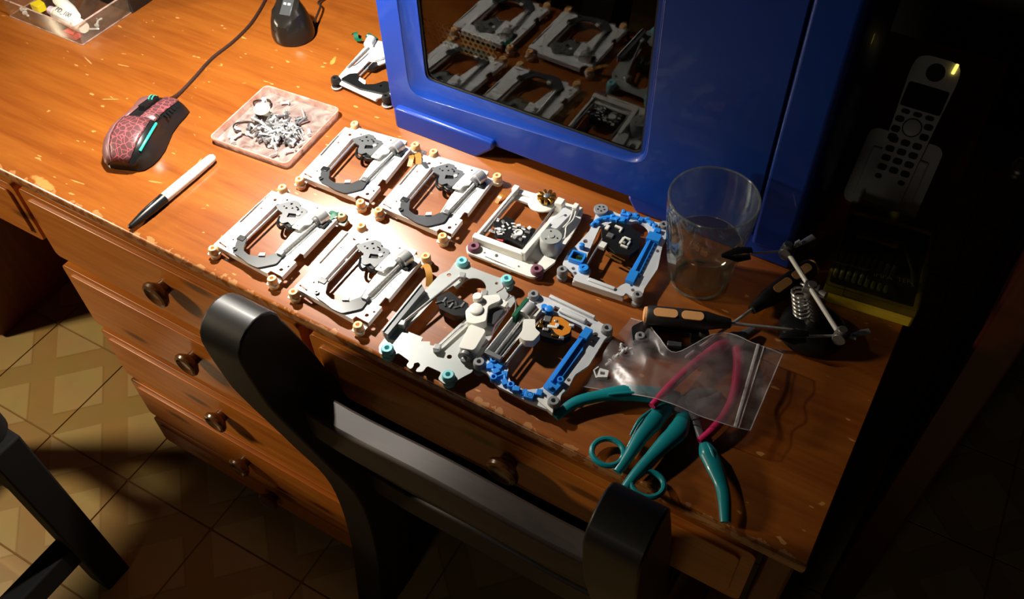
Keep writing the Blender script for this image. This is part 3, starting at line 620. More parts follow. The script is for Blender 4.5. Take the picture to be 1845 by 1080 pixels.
    for x, y, a, b, mm in ((-6, 27, 9, 2.2, 'whitepl'), (-2.5, 24, 2.2, 6, 'whitepl'), (-10, 12, 7, 6, 'darksteel'), (4, 10, 3, 9, 'whitepl'), (8, 15, 8, 2.2, 'whitepl'), (9, 3, 8, 2, 'whitepl'), (12, 9, 2, 6, 'palegrey'), (-17, 22, 4, 6, 'whitepl'), (-12, -4, 7, 8, 'whitepl'), (7, 8, 3, 3, 'steel')):
        MB().box(x - a / 2, x + a / 2, y - b / 2, y + b / 2, 12, 17, (0, 0, -.1)).build('pickup_component', mm, h_, S, bevel=.0004)
    MB().cyl((-5, -13, 13), (14, -17, 13), 1.2, n=8).build('spring_rod', 'gold', r, S); MB().cyl((-3, -9, 13), (16, -13, 13), .8, n=8).build('spring_rod', 'gold', r, S)
    return r
sled_blue_back()

# flat grey sled with teal grommets and white motor
r = thing('drive_sled', 'flat grey metal drive sled with pale teal grommets and a white motor', 'drive part', (-.352, .07, D), .03)
out = rpoly([(-43, -64), (-38, -71), (-26, -70), (-22, -62), (-7, -65), (-7, -71), (-1, -73), (0, -69), (-2, -65), (1.8, -62), (5.5, -65), (4, -69), (5, -73), (11, -70), (11, -62), (27, -62), (28, -70), (36, -72), (43, -68), (46, -60), (52, -49), (52, -36), (47, 0), (46, 50), (31, 54), (35, 69), (26, 73), (17, 67), (-17, 66), (-22, 73), (-32, 72), (-35, 64), (-34, 52), (-40, 42), (-42, 10), (-44, -40)], 2.2)
op = rpoly([(-31, -36), (-27, 14), (-20, 36), (-14, 34)] + circ(0, 43, 13, 9, 190, -10) + [(16, 30), (14, 4), (12, -5), (6, -38), (0, -40), (-2, -36), (-10, -40), (-11, -35)], 1)
MB().plate(out, 8, 9.4, [op, circ(24, -43, 2.6, 10), circ(-31, 46, 2.4, 8), circ(18, 59, 1.8, 8)]).build('plate', 'platgrey', r, S)
for x, y in ((-32, -65), (36, -64), (-27, 66), (26, 66)): grommet(r, x, y, 'aqua', 0, 15, 6.2)
MB().plate([(-45, -52), (-39, -53), (-38, 12), (-45, 17)], 9, 17).build('angled_side_bar', 'gunmetal', r, S, bevel=.0003)
MB().box(-46, -44.6, -52, 17, 9, 18.5).build('bar_flange', 'silver', r, S)
MB().cyl((-36, -32, 14), (-17, 47, 14), 1.5, n=10).build('guide_rod', 'chrome', r, S); MB().cyl((10, -43, 13), (20, 6, 13), 1.4, n=10).build('guide_rod', 'chrome', r, S)
for x, y in ((-36, -33), (-16, 48), (10, -42), (16, 38)): MB().box(x - 3.4, x + 3.4, y - 3.4, y + 3.4, 9.4, 16, (0, 0, .25)).build('rod_clamp', 'steel', r, S, bevel=.0008)
h_ = MB().plate(rpoly([(-23, 10), (-16, 23), (-4, 20), (10, 18), (14, 3), (4, -2), (-13, -1)], 2), 7, 16).build('pickup_head', 'blackpl', r, S, bevel=.0008)
for k in range(8):
    MB().box(-18 + 3.2 * k, -16 + 3.2 * k, 2 + (k * 5) % 9, 9 + (k * 5) % 9, 15, 17.2, (0, 0, .7 * (k % 3 - 1))).build('pickup_component', ('greypl', 'darksteel', 'blackpl')[k % 3], h_, S, bevel=.0003)
gb = MB(); gb.plate(rpoly([(13, 6), (18, 30), (32, 40), (38, 34), (30, 22), (38, 4), (30, -4), (22, -6)], 3), 9.4, 20); gb.lathe([(7, 20), (7, 22), (5, 23), (1, 23)], 18, (22, 12, 0)); gb.lathe([(5, 19), (5, 25), (4, 26), (1, 26)], 14, (17, 24, 0)); gb.box(30, 44, 30, 38, 10, 17)
gb.build('gear_box', 'whitepl', r, S, bevel=.001)
MB().plate([(31, 6), (44, 8), (44, 30), (33, 24)], 9.6, 14).build('gear_cover', 'greypl', r, S, bevel=.0004)
mt_ = MB(); mt_.plate(rpoly([(27, -8), (45, -7), (47, -34), (32, -38)], 4), 10, 23); mo = mt_.build('motor', 'whitepl', r, S, bevel=.003, seg=3)
MB().cyl((39, -35, 15), (39.8, -41, 15), 7, n=18).build('motor_end_cap', 'darksteel', mo, S, bevel=.0008); MB().cyl((39.8, -41, 15), (40, -43.5, 15), 2.5, n=12).build('motor_shaft', 'steel', mo, S)
MB().tube(smooth([(44, 32, 14), (50, 24, 18), (46, 8, 14), (50, -8, 13), (47, -20, 12)], 5), .6, 6).build('motor_wire', 'mauve', r, S); MB().tube(smooth([(40, 36, 16), (46, 44, 20), (52, 38, 14), (54, 28, 11)], 5), .6, 6).build('motor_wire', 'greyrub', r, S)
MB().tube(smooth([(24, 60, 12), (30, 52, 16), (28, 42, 18)], 5), .6, 6).build('motor_wire', 'mauve', r, S)

# white and blue sled in front
r = thing('drive_sled', 'white drive sled with blue inserts and an orange film pickup, at the front desk edge', 'drive part', (-.254, .082, D), -.02)
out = rpoly([(-46, -46), (-40, -54), (-30, -54), (-13, -62), (20, -62), (44, -60), (46, -50), (42, -40), (44, -30), (42, -14), (48, 2), (46, 38), (49, 46), (44, 52), (28, 54), (-14, 56), (-30, 54), (-45, 52), (-45, 42), (-42, 38), (-42, -36)], 2.5)
op = rpoly([(-38, 20), (-26, 34), (-12, 40), (20, 40), (26, 34), (27, -34), (22, -44), (10, -53), (-4, -52), (-12, -46), (-16, -38), (-22, -38), (-38, -32)], 2)
MB().plate(out, 8, 11.5, [op, circ(36, 38, 2.6, 10), circ(37, 30, 2.3, 8), circ(40, -22, 2.0, 8), circ(-34, 42, 2, 8), [(-16, 43), (-10, 43), (-10, 49), (-16, 49)], [(22, 43), (27, 43), (27, 48), (22, 48)]]).build('frame', 'palegrey', r, S, bevel=.0007)
MB().plate([(-26, 54), (26, 52.5), (26, 56), (-26, 57.5)], 6, 15).build('rear_wall', 'palegrey', r, S, bevel=.0006); MB().box(-9, 21, 43, 49, 11, 15).build('rear_bar', 'palegrey', r, S, bevel=.0015)
for x, y in ((-40, 48), (43, 47), (-41, -50), (41, -52)): grommet(r, x, y, 'greyrub', 0, 17, 5.8)
rl = MB(); rl.plate(rpoly([(25, 38), (33, 38), (32, 20), (35, 14), (34, -30), (38, -30), (36, -44), (24, -42), (24, 10)], 1), 9, 14); rl.box(25, 33, 24, 37, 9, 18); rl.box(27.5, 29.5, -34, 24, 13, 17); rl.lathe([(3.2, 12), (3.2, 18), (1.8, 18), (1.6, 15)], 12, (35, -29, 0)); rl.lathe([(2.6, 12), (2.6, 17), (1, 17)], 10, (30, -40, 0))
rl.build('blue_guide_rail', 'bluepl', r, S, bevel=.0005)
bc = MB(); pth = [(-31, -40), (-30, -48), (-22, -50), (-20, -57), (-14, -48), (-9, -56), (-2, -56), (5, -58), (12, -56), (19, -57), (25, -50)]
for i, (x, y) in enumerate(pth):
    if i % 3 == 0: bc.lathe([(3.8, 9), (3.8, 15), (3.2, 16), (1.7, 16), (1.5, 13)], 10, (x, y, 0))
    else: bc.box(x - 3.6, x + 3.2, y - 2.6, y + 3, 9, 13.5 + (i % 4), (0, 0, .5 * i))
bc.tube([(x, y, 11.8) for x, y in pth], 2.6, 8); bc.box(-34, -20, -46, -38, 9, 14); bc.box(14, 23, -61, -54, 9, 16, (0, 0, .2))
bc.build('blue_hub_chain', 'bluepl', r, S, bevel=.0005)
MB().lathe([(4.2, 11), (4.2, 17), (2, 18), (1, 18)], 12).build('blue_post', 'bluepl', r, S, loc=(-17 * S, 39 * S, 0)); MB().lathe([(3, 11), (3, 16), (1, 16)], 12).build('blue_post', 'bluepl', r, S, loc=(-23 * S, 40 * S, 0))
mo = MB().cyl((-33, 18, 16), (-32, 33, 16), 7.5, n=24).build('spindle_motor', 'steel', r, S, bevel=.0009); MB().box(-42, -38, 10, 36, 9, 22).build('motor_board', 'green', mo, S, bevel=.0003)
MB().ridged((-33.5, 18, 15), (-33, -34, 15), 2, 26).build('lead_screw', 'steel', r, S)
MB().box(-41, -29, -36, 18, 9, 10.5).build('screw_channel', 'gunmetal', r, S); MB().box(-42, -41, -38, 30, 9, 19).build('channel_wall', 'silver', r, S); MB().box(-42, -24, -40, -35, 9, 19).build('channel_end', 'darksteel', r, S, bevel=.0005)
MB().cyl((-18.5, 30, 13), (-19.5, -40, 13), 1.4, n=10).build('guide_rod', 'chrome', r, S); MB().cyl((-25, 20, 14), (-26, -36, 14), 1.1, n=10).build('guide_rod', 'chrome', r, S)
cr_ = MB(); cr_.plate(rpoly([(-30, 12), (-20, 18), (-14, 8), (-7, 6), (-8, -6), (-16, -10), (-23, -8), (-24, 0)], 2), 11, 21); cr_.box(-30, -22, 22, 34, 11, 19)
cr_.build('carriage_block', 'whitepl', r, S, bevel=.0009)
h_ = MB().plate(rpoly([(-16, 12), (-14, 28), (-4, 34), (12, 32), (18, 22), (12, 10), (-6, 6)], 2), 8, 17).build('pickup_head', 'blackpl', r, S, bevel=.0008)
MB().plate(rpoly([(-7, 22), (-8, 32), (0, 35), (13, 32), (16, 22), (11, 14), (4, 15)], 2), 17.2, 18, [rrect(3, 21, 8, 26, .6, 2)]).build('orange_flex', 'orange', h_, S, bevel=.0002)
for x, y, a, b, mm in ((-11, 26, 7, 7, 'darksteel'), (-2, 20, 10, 3, 'whitepl'), (-12, 15, 5, 4, 'gold'), (-6, 14, 6, 3, 'steel'), (1, 24, 4, 4, 'palegrey'), (12, 13, 5, 3, 'steel'), (13, 31, 5, 3, 'palegrey'), (-14, 20, 3, 5, 'gold'), (5, 12, 6, 2, 'gold'), (-3, 28, 3, 3, 'steel')):
    MB().box(x - a / 2, x + a / 2, y - b / 2, y + b / 2, 16, 19, (0, 0, .3)).build('pickup_component', mm, h_, S, bevel=.0005)
MB().plate(rpoly([(24, -55), (30, -58), (46, -62), (42, -54), (30, -50)], 1), 8, 13).build('corner_arm', 'whitepl', r, S, bevel=.0005)

# sled half hidden behind the tower
r = thing('drive_sled', 'white drive sled with black grommets half hidden behind the blue tower', 'drive part', (-.645, .375, D), .06)
out = rpoly([(-50, -46), (-42, -54), (18, -63), (24, -54), (40, -54), (46, -44), (44, 44), (-30, 46), (-52, 44), (-55, 20)], 2)
op = rpoly([(-32, -32), (-33, 2), (-22, 4), (-18, -2), (-12, 8), (-10, 34), (34, 36), (34, -28), (20, -30), (10, -44), (-8, -46), (-14, -36)], 2)
MB().plate(out, 9, 11, [op, rrect(-50, -20, -46, 18, 1, 2), circ(-44, 30, 1.5, 8), circ(-30, 16, 1.3, 8)]).build('plate', 'whitepl', r, S, bevel=.0005)
MB().tube([(-42, -53, 9), (19, -62, 9)], 2.2, 8).build('front_lip', 'whitepl', r, S)
for x, y in ((-47, -54), (31, -57), (-38, 54), (46, 50)): grommet(r, x, y, 'blackrub', 0, 17, 6); 
MB().lathe([(6.6, 2), (7, 3), (7, 4), (6, 4.6)], 16).build('washer', 'whitepl', r, S, loc=(-47 * S, -54 * S, 0)); MB().lathe([(6.6, 2), (7, 3), (7, 4), (6, 4.6)], 16).build('washer', 'whitepl', r, S, loc=(31 * S, -57 * S, 0))
MB().plate(rpoly([(-42, -50), (-38, -36), (-28, -30), (-22, -42), (-8, -47), (4, -40), (10, -30), (22, -28), (30, -40), (24, -52), (-10, -56)], 3), 11, 14, [circ(12, -40, 2, 8)]).build('turntable_bracket', 'blackpl', r, S, bevel=.0006)
MB().ridged((-48, 24, 12), (-48.5, -24, 12), 1.8, 24).build('lead_screw', 'darksteel', r, S)
MB().tube(smooth([(-42, 14, 12), (-43, -10, 12), (-45, -18, 12)], 4), .5, 6).build('spring_wire', 'darksteel', r, S)
MB().cyl((-50, 26, 14), (-54, 40, 14), 6.5, n=18).build('spindle_motor', 'palegrey', r, S, bevel=.0008)
MB().plate(rpoly([(-42, 20), (-32, 40), (-18, 42), (-16, 12), (-24, 0), (-28, 10)], 2), 12, 15, [circ(-26, 20, 1.2, 8)]).build('motor_bracket', 'whitepl', r, S, bevel=.0005)
MB().cyl((-28, -29, 9), (-28, 12, 9), 1.2, n=8).build('guide_rod', 'steel', r, S)
flex(r, [(-93, 52, 3), (-86, 48, 10), (-80, 42, 5), (-72, 42, 6)], 6, 'green'); MB().box(-68, -50, 44, 51, 8, 12, (0, 0, -.3)).build('circuit_board', 'green', r, S, bevel=.0003)
for k in range(4): MB().box(-66 + 2.6 * k, -64.4 + 2.6 * k, 46, 48, 11, 13, (0, 0, -.3)).build('contact', 'silver', r, S)
MB().plate(rpoly([(-34, -12), (-20, -8), (-14, 8), (-10, 20), (-20, 18)], 2), 5, 10).build('pickup_head', 'blackpl', r, S, bevel=.0006)

# black drive part under the screwdriver
r = thing('drive_bracket', 'black plastic drive bracket with rubber grommets under the orange-capped screwdriver', 'drive part', (-.150, .158, D), .35)
MB().plate(rpoly([(-40, -18), (30, -24), (36, 2), (20, 18), (-30, 16), (-44, 4)], 4), 3, 9, [rrect(-20, -10, 14, 6, 3, 3)]).build('plate', 'blackpl', r, S, bevel=.0008)
for x, y, mm in ((-34, -8, 'greyrub'), (-28, 10, 'blackrub'), (22, -16, 'blackrub'), (26, 6, 'blackrub')): grommet(r, x, y, mm, 2, 11, 5)
MB().box(-8, 6, -16, -10, 8, 13).build('clip', 'greypl', r, S, bevel=.0008)

# ------------------------------------------------------------------ mouse
mo = thing('computer_mouse', 'maroon crackle-painted gaming mouse with teal glowing strips', 'mouse', (-.829, .124, D), .37)
stn = [(-66, 20, 18), (-63, 26, 25), (-54, 32, 33), (-40, 36, 39), (-22, 37, 41), (-4, 34.5, 39), (14, 32, 35), (32, 33, 30), (48, 36, 25.5), (60, 37, 22), (64, 33, 19)]
def msec(i, a0, a1, k, off, floor=2.):
    y, w_, h = stn[i]; o = []
    for q in range(k + 1):
        t = R(a0 + (a1 - a0) * q / k); c, s_ = math.cos(t), math.sin(t)
        x = (w_ + off) * math.copysign(abs(c) ** .75, c); z = floor + (h - floor + off) * max(0, s_) ** .8
        if c > 0 and s_ < .75: x -= 5 * math.sin(math.pi * min(1, s_ / .75)) * (1 if -40 < y < 30 else .4)   # pinched thumb side
        o.append((x, y + (3 if s_ > .5 else 0) * (-1 if i == 0 else 0), z))
    return o
def mshell(i0, i1, a0, a1, k, off, name, mat, par, cap=True):
    m_ = MB(); n_ = k + 1
    for i in range(i0, i1 + 1): m_.v += msec(i, a0, a1, k, off)
    for i in range(i1 - i0):
        for q in range(k): m_.f.append((i * n_ + q, i * n_ + q + 1, (i + 1) * n_ + q + 1, (i + 1) * n_ + q))
    if cap: m_.f += [tuple(range(n_)), tuple(reversed(range((i1 - i0) * n_, (i1 - i0 + 1) * n_))), tuple(i * n_ for i in range(i1 - i0, -1, -1)) + tuple(i * n_ + k for i in range(i1 - i0 + 1))]
    m_.f = [tuple(reversed(f)) for f in m_.f]
    o = m_.build(name, mat, par, S, sharp=60)
    if not cap: so = o.modifiers.new('thick', 'SOLIDIFY'); so.thickness = .0016; so.offset = 1
    return o
bd = mshell(0, 10, 0, 180, 20, 0, 'body', 'blackpl', mo)
mshell(0, 5, 62, 112, 8, .3, 'palm_shell', 'crackle', mo, False)
mshell(0, 5, 115, 165, 8, .3, 'palm_wing', 'wing', mo, False)
mshell(5, 10, 52, 84, 6, .3, 'right_button', 'crackle', mo, False)
mshell(5, 10, 104, 160, 8, .3, 'left_button', 'wing', mo, False)
MB().box(-5, 4, 14, 52, 26, 36.5, (R(-17), 0, 0)).build('wheel_well', 'blackpl', mo, S)
wl = MB().cyl((-4, 44, 27), (2.5, 44, 27), 9, n=24).build('scroll_wheel', 'blackrub', mo, S, bevel=.001); MB().cyl((-3.6, 44, 27), (-2.2, 44, 27), 9.3, n=24).build('wheel_ring', 'teallight', wl, S); MB().cyl((1, 44, 27), (2.2, 44, 27), 9.3, n=24).build('wheel_ring', 'teallight', wl, S)
MB().box(-4.5, 3.5, 16, 25, 34, 38.4, (R(-15), 0, 0)).build('dpi_button', 'whitepl', mo, S, bevel=.001)
ls = [];
for i in range(2, 6):
    q = msec(i, 47, 47, 1, .5)[0]; ls.append(q)
MB().tube(smooth(ls, 5), 1.7, 8).build('light_strip', 'teallight', mo, S)
for k in range(3): MB().box(19 + 0 * k, 25, 3 + 3.4 * k, 4.6 + 3.4 * k, 31, 33.5, (0, R(40), 0)).build('grip_rib', 'blackrub', mo, S)
for a in range(5): MB().box(24.5, 30, 18 + 7 * a, 22 + 7 * a, 24 - a * 1.4, 26 - a * 1.4, (0, R(48), 0)).build('side_vent', 'blackpl', mo, S)
mo.scale = (.9, .9, .9); mo.location.y += .003; mo.location.x -= .003
tag(MB().tube(smooth([(-.8505, .1835, .012), (-.857, .207, .003), (-.8642, .2424, .002), (-.8740, .2868, .002), (-.8754, .3301, .002), (-.8822, .3715, .002), (-.8962, .4108, .002), (-.9143, .4499, .002), (-.94, .50, .002), (-1.0, .58, .002)], 6), .0021, 8).build('mouse_cable', 'cordbrown', loc=(0, 0, D)), 'dark braided cable running from the mouse across the desk', 'cable')

# ------------------------------------------------------------------ marker
mk = thing('marker_pen', 'white permanent marker with a black cap lying near the desk edge', 'marker', (-.7300, .0015, D), R(90))
ax = lambda lst: [(Vector((x, 0, 6.2)), r_) for x, r_ in lst]
MB().rings(ax([(54, 5.4), (56, 6.1), (100, 6.2), (128, 5.6), (133, 4.9), (135.5, 3.4), (136.5, 1)]), 22).build('barrel', 'whitepl', mk, S)
cp = MB().rings(ax([(.5, 1.2), (2, 2.6), (4, 3.2), (22, 5.4), (34, 6.2), (54, 6.5), (54.5, 6.1)]), 22).build('cap', 'blackpl', mk, S)
MB().box(20, 50, -.8, .8, 11.6, 13.4, (0, R(-3), 0)).build('pocket_clip', 'blackpl', cp, S, bevel=.0004)
text('brand_lettering', 'Sharpie', .0066, 'ink', mk, Matrix.Translation((.108, .0022, .01195)) @ Matrix.Rotation(R(180), 4, 'Z') @ Matrix.Rotation(R(-22), 4, 'X'))
text('small_lettering', 'Permanent  Marker', .0030, 'ink', mk, Matrix.Translation((.105, -.0022, .01195)) @ Matrix.Rotation(R(180), 4, 'Z') @ Matrix.Rotation(R(22), 4, 'X'))

# ------------------------------------------------------------------ box lid of screws
bxr = thing('plastic_lid_tray', 'square milky clear plastic tray full of small screws', 'tray', (-.7040, .2185, D), .07)
h = 57
sh_ = MB(); O1 = rrect(-h, -h, h, h, 7, 5); I1 = rrect(-h + 1.6, -h + 1.6, h - 1.6, h - 1.6, 6, 5); n = len(O1)
sh_.v = [(x * .97, y * .97, 0) for x, y in O1] + [(x, y, 9) for x, y in O1] + [(x, y, 9) for x, y in I1] + [(x * .97, y * .97, 1.4) for x, y in I1]
sh_.f = [(k * n + i, k * n + (i + 1) % n, (k + 1) * n + (i + 1) % n, (k + 1) * n + i) for k in range(3) for i in range(n)] + [tuple(reversed(range(n))), tuple(3 * n + i for i in range(n))]
sh_.build('tray_body', 'milky', bxr, S, sharp=30)
rim = MB().tube([(x, y, 9) for x, y in rrect(-h + .8, -h + .8, h - .8, h - .8, 6.5, 5)], 1.0, 6, closed=True).build('tray_rim', 'milky', bxr, S)
screwmesh = {}
def screw(kind, mat):
    key = (kind, mat)
    if key not in screwmesh:
        m_ = MB(); L_, hr_, sr = ((11, 3.2, 1.5), (15, 3.5, 1.7), (8, 3.4, 1.6), (19, 3.2, 1.3))[kind]
        m_.rings([(Vector((0, 0, 0)), hr_ * .7), (Vector((.4, 0, 0)), hr_), (Vector((1.5, 0, 0)), hr_), (Vector((1.8, 0, 0)), sr), (Vector((L_ - 1, 0, 0)), sr), (Vector((L_, 0, 0)), .3)], 9)
        o = m_.build('screw', mat, None, S); screwmesh[key] = o.data; return o
    o = bpy.data.objects.new('screw', screwmesh[key]); COL.objects.link(o); return o
rs = random.Random(11)
for k in range(150):
    rr = abs(rs.gauss(0, .55)); rr = min(rr, 1.15); a = rs.uniform(0, 2 * math.pi)
    x = -.692 + rr * .040 * math.cos(a); y = .2110 + rr * .031 * math.sin(a)
    z = D + .0042 + max(0, (1 - rr)) * rs.uniform(0, .011)
    o = screw(rs.choice((0, 0, 1, 2, 3)), rs.choice(('silver', 'steel', 'steel', 'darksteel', 'darksteel')))
    o.location = (x, y, z); o.rotation_euler = (rs.uniform(0, 6), rs.uniform(-.45, .3) if rr < .8 else -.12, rs.uniform(0, 6.28))
    tag(o, 'small silver screw in the pile on the milky plastic tray', 'screw', 'screws in the plastic tray')
for k, (x, y) in enumerate(((-.742, .176), (-.735, .172), (-.728, .168), (-.72, .262), (-.752, .252), (-.745, .19))):
    o = screw(k % 3, 'silver'); o.location = (x, y, D + .0042); o.rotation_euler = (0, -.1, k * 1.3)
    tag(o, 'loose silver screw apart from the pile, near the edge of the tray', 'screw', 'screws in the plastic tray')
tag(MB().lathe([(9.5, 0), (10, .6), (10, 1.6), (9.5, 2)], 24).build('plastic_disc', 'ivory', None, S, loc=(-.7310, .2265, D + .0135)), 'round ivory disc lying on top of the screws', 'disc').rotation_euler = (R(8), R(6), 0)
for nm, c, r_, lb in (('rubber_ring', (-.7480, .2435), .0105, 'thin black rubber ring by the ivory disc in the tray'), ('rubber_ring', (-.7370, .1975), .0125, 'larger black rubber ring beside the screw pile in the tray')):
    pts = [(r_ * math.cos(2 * math.pi * i / 28) * 1.1, r_ * math.sin(2 * math.pi * i / 28) * .9, .003 + .0015 * math.sin(4 * math.pi * i / 28)) for i in range(28)]
    tag(MB().tube(pts, .0010, 7, closed=True).build(nm, 'rubberband', loc=(c[0], c[1], D + .0016)), lb, 'ring')

# ------------------------------------------------------------------ black dock
ud = thing('usb_dock', 'glossy black cone-shaped dock with a slanted port face', 'dock', (-.8130, .3830, D), .2)
m_ = MB(); n = 36; prf = [(26, 0), (28.5, 1.5), (29.5, 6), (28.5, 16), (26, 28), (22, 40), (17, 52), (12, 58)]
for r_, z in prf:
    for i in range(n):
        t = 2 * math.pi * i / n; x, y = r_ * math.cos(t), r_ * math.sin(t) * (.96)
        z2 = min(z, 37 + (y + 14) * .75 if z > 20 else z); m_.v.append((x, y, z2))
m_.f = [(k * n + i, k * n + (i + 1) % n, (k + 1) * n + (i + 1) % n, (k + 1) * n + i) for k in range(len(prf) - 1) for i in range(n)] + [tuple(reversed(range(n))), tuple((len(prf) - 1) * n + i for i in range(n))]
m_.build('dock_body', 'blackbox', ud, S, sharp=30)
pf = MB().box(-8, 8, -13, 10, -1, 1).build('port_face', 'greypl', ud, S, bevel=.0006); pf.location = (.001, -.001, .0465); pf.rotation_euler = (R(37), 0, 0)
for k in range(2): o = MB().box(-2, 2, -1.5, 1.5, 0, 1.6).build('contact', 'silver', pf, S); o.location = ((-3 + 6 * k) * S, .002, .0005)
tag(MB().tube(smooth([(-.797, .408, .010), (-.815, .445, .010), (-.8293, .4582, .006), (-.8320, .49, .003), (-.85, .56, .002), (-.86, .64, .002)], 6), .0016, 8).build('dock_cable', 'cordbrown', loc=(0, 0, D)), 'thin dark cable leaving the back of the black dock', 'cable')

# ------------------------------------------------------------------ clear tray with odds and ends, black box
tr = thing('acrylic_tray', 'clear acrylic organiser tray with tubes and scraps at the upper left', 'tray', (-1.128, .262, D), 0)
O1 = rrect(-76, -38, 78, 60, 2, 2); n = len(O1); m_ = MB()
def ringz(k, z): return [(x * k, y * k, z) for x, y in O1]
m_.v = ringz(.97, 0) + ringz(1, 30) + ringz(.975, 30) + ringz(.95, 2)
m_.f = [(k * n + i, k * n + (i + 1) % n, (k + 1) * n + (i + 1) % n, (k + 1) * n + i) for k in range(3) for i in range(n)] + [tuple(reversed(range(n))), tuple(3 * n + i for i in range(n))]
m_.build('tray_shell', 'clearbox', tr, S); MB().tube([(x * .987, y * .987, 30) for x, y in O1], 1.1, 6, closed=True).build('tray_rim', 'milky', tr, S); MB().tube([(x * .96, y * .96, 1) for x, y in O1], .9, 6, closed=True).build('tray_edge', 'milky', tr, S); MB().box(-4, -3, -36, 55, 2, 26, (0, 0, .5)).build('divider', 'clearbox', tr, S); MB().box(36, 37, -36, 55, 2, 26, (0, 0, .5)).build('divider', 'clearbox', tr, S)
gt = thing('glue_tube', 'white tube with a yellow cap in the clear tray', 'tube', (-1.118, .262, D + .020), -.30)
MB().rings([(Vector((-18, 0, 4)), 7.5), (Vector((-16, 0, 4)), 8.5), (Vector((22, 0, 4)), 8.5), (Vector((40, 0, 3)), 6)], 16).build('tube_body', 'white', gt, S)
MB().rings([(Vector((-36, 0, 4)), 5), (Vector((-34, 0, 4)), 6), (Vector((-18, 0, 4)), 7)], 12).build('cap', 'capyellow', gt, S)
o = MB().plate(rpoly([(-9, -7), (8, -8), (10, 5), (-6, 8)], 3), 0, 10).build('yellow_cap', 'capyellow', None, S, bevel=.002, loc=(-1.160, .250, D + .010)); tag(o, 'loose yellow cap at the left end of the clear tray', 'cap')
lt = thing('label_tube', 'white tube with lilac hand lettering in the clear tray', 'tube', (-1.092, .2450, D + .012), -.10)
MB().rings([(Vector((-30, 0, 5)), 8), (Vector((-28, 0, 5)), 9.5), (Vector((24, 0, 5)), 9.5), (Vector((34, 0, 5)), 7.5)], 18).build('tube_body', 'white', lt, S)
MB().rings([(Vector((-42, 0, 5)), 6), (Vector((-30, 0, 5)), 7)], 12).build('cap', 'lilac', lt, S)
text('lettering', 'PD_100', .010, 'ink', lt, Matrix.Translation((-.022, -.0036, .0139)) @ Matrix.Rotation(R(18), 4, 'X'))
tag(MB().plate(rpoly([(-12, -6), (12, -7), (13, 6), (-11, 7)], 2), 0, 6).build('red_block', 'red', None, S, bevel=.001, loc=(-1.078, .2335, D + .0035)), 'small red block in the front of the clear tray', 'block')
for k, (x, y, a) in enumerate(((-1.19, .24, .2), (-1.178, .236, -.3), (-1.072, .272, 1.1), (-1.068, .25, .4), (-1.062, .262, 2.2))):
    o = screw(k % 4, 'silver'); o.location = (x, y, D + .007); o.rotation_euler = (0, -.1, a); tag(o, 'bright screw lying in the bottom of the acrylic tray', 'screw', 'screws in the acrylic tray')
bb = thing('black_box', 'glossy black box cropped by the top edge behind the clear tray', 'box', (-1.13, .375, D), 0)
MB().box(-.08, .08, -.06, .06, 0, .085).build('box_body', 'blackbox', bb, bevel=.0012); MB().box(-.0805, .0805, -.0605, .0605, .085, .10).build('box_lid', 'blackbox', bb, bevel=.0015)

# ------------------------------------------------------------------ drinking glass
gl = thing('drinking_glass', 'clear faceted tumbler half full of water beside the blue tower', 'glass', (-.1625, .2420, D), .2)
MT['glass'] = clear('drinking_glass_clear', (238, 242, 240), alpha=.015, rough=.05, haze=.034, hazecol=(225, 232, 228), ior=1.75)
MT['water'] = clear('water', (236, 226, 212), alpha=.0, rough=.02, haze=.02, hazecol=(225, 215, 200), ior=1.33)
n = 60; m_ = MB()
def gr(z): return 28.5 + (43 - 28.5) * min(1, z / 100) ** .85
def fac(i, z):
    t = 2 * math.pi * i / n; f = math.cos(math.pi / 10) / math.cos(((t + math.pi / 10) % (math.pi / 5)) - math.pi / 10); k = max(0, min(1, (68 - z) / 10)) if z > 4 else .8
    return 1 + (f - .985) * k
prf = [(.5, 0, 1)] + [(gr(z), z, 1) for z in (0, 1.5, 6, 20, 40, 56, 60, 64, 68, 74, 90, 105, 116)] + [(42.8, 117.2, 0)] + [(gr(z) - 2.2, z, 0) for z in (116.6, 105, 90, 74, 66, 50, 30, 16)] + [(24, 11.5, 0), (.5, 10.5, 0)]
for r_, z, o_ in prf:
    for i in range(n):
        t = 2 * math.pi * i / n; q = (r_ - (1.6 if (o_ and z in (0, 1.5)) else 0)) * (fac(i, z) if o_ and r_ > 1 else 1); m_.v.append((q * math.cos(t), q * math.sin(t), z))
k_ = len(prf); m_.f = [(k * n + i, k * n + (i + 1) % n, (k + 1) * n + (i + 1) % n, (k + 1) * n + i) for k in range(k_ - 1) for i in range(n)] + [tuple(reversed(range(n))), tuple((k_ - 1) * n + i for i in range(n))]
m_.build('tumbler', 'glass', gl, S, sharp=25)
wz = 58
MT['glassrim'] = clear('glass_rim', (235, 240, 238), alpha=.08, rough=.1, haze=.22, hazecol=(225, 235, 228), ior=1.6)
MB().tube([(41.9 * math.cos(2 * math.pi * i / 60), 41.9 * math.sin(2 * math.pi * i / 60), 116.8) for i in range(60)], 1.0, 6, closed=True).build('rim', 'glassrim', gl, S); MB().tube([(26.5 * math.cos(2 * math.pi * i / 50), 26.5 * math.sin(2 * math.pi * i / 50), 1.6) for i in range(50)], 1.3, 6, closed=True).build('foot_ring', 'glassrim', gl, S)
MB().tube([((gr(wz) - 2.6) * math.cos(2 * math.pi * i / 50), (gr(wz) - 2.6) * math.sin(2 * math.pi * i / 50), wz + .3) for i in range(50)], .5, 6, closed=True).build('water_line', 'glassrim', gl, S)
MB().lathe([(.5, 10.7), (24, 11.7)] + [(gr(z) - 2.3, z) for z in (16, 30, 45, wz)] + [(gr(wz) - 2.6, wz + .3), (.5, wz)], 48).build('water', 'water', gl, S)

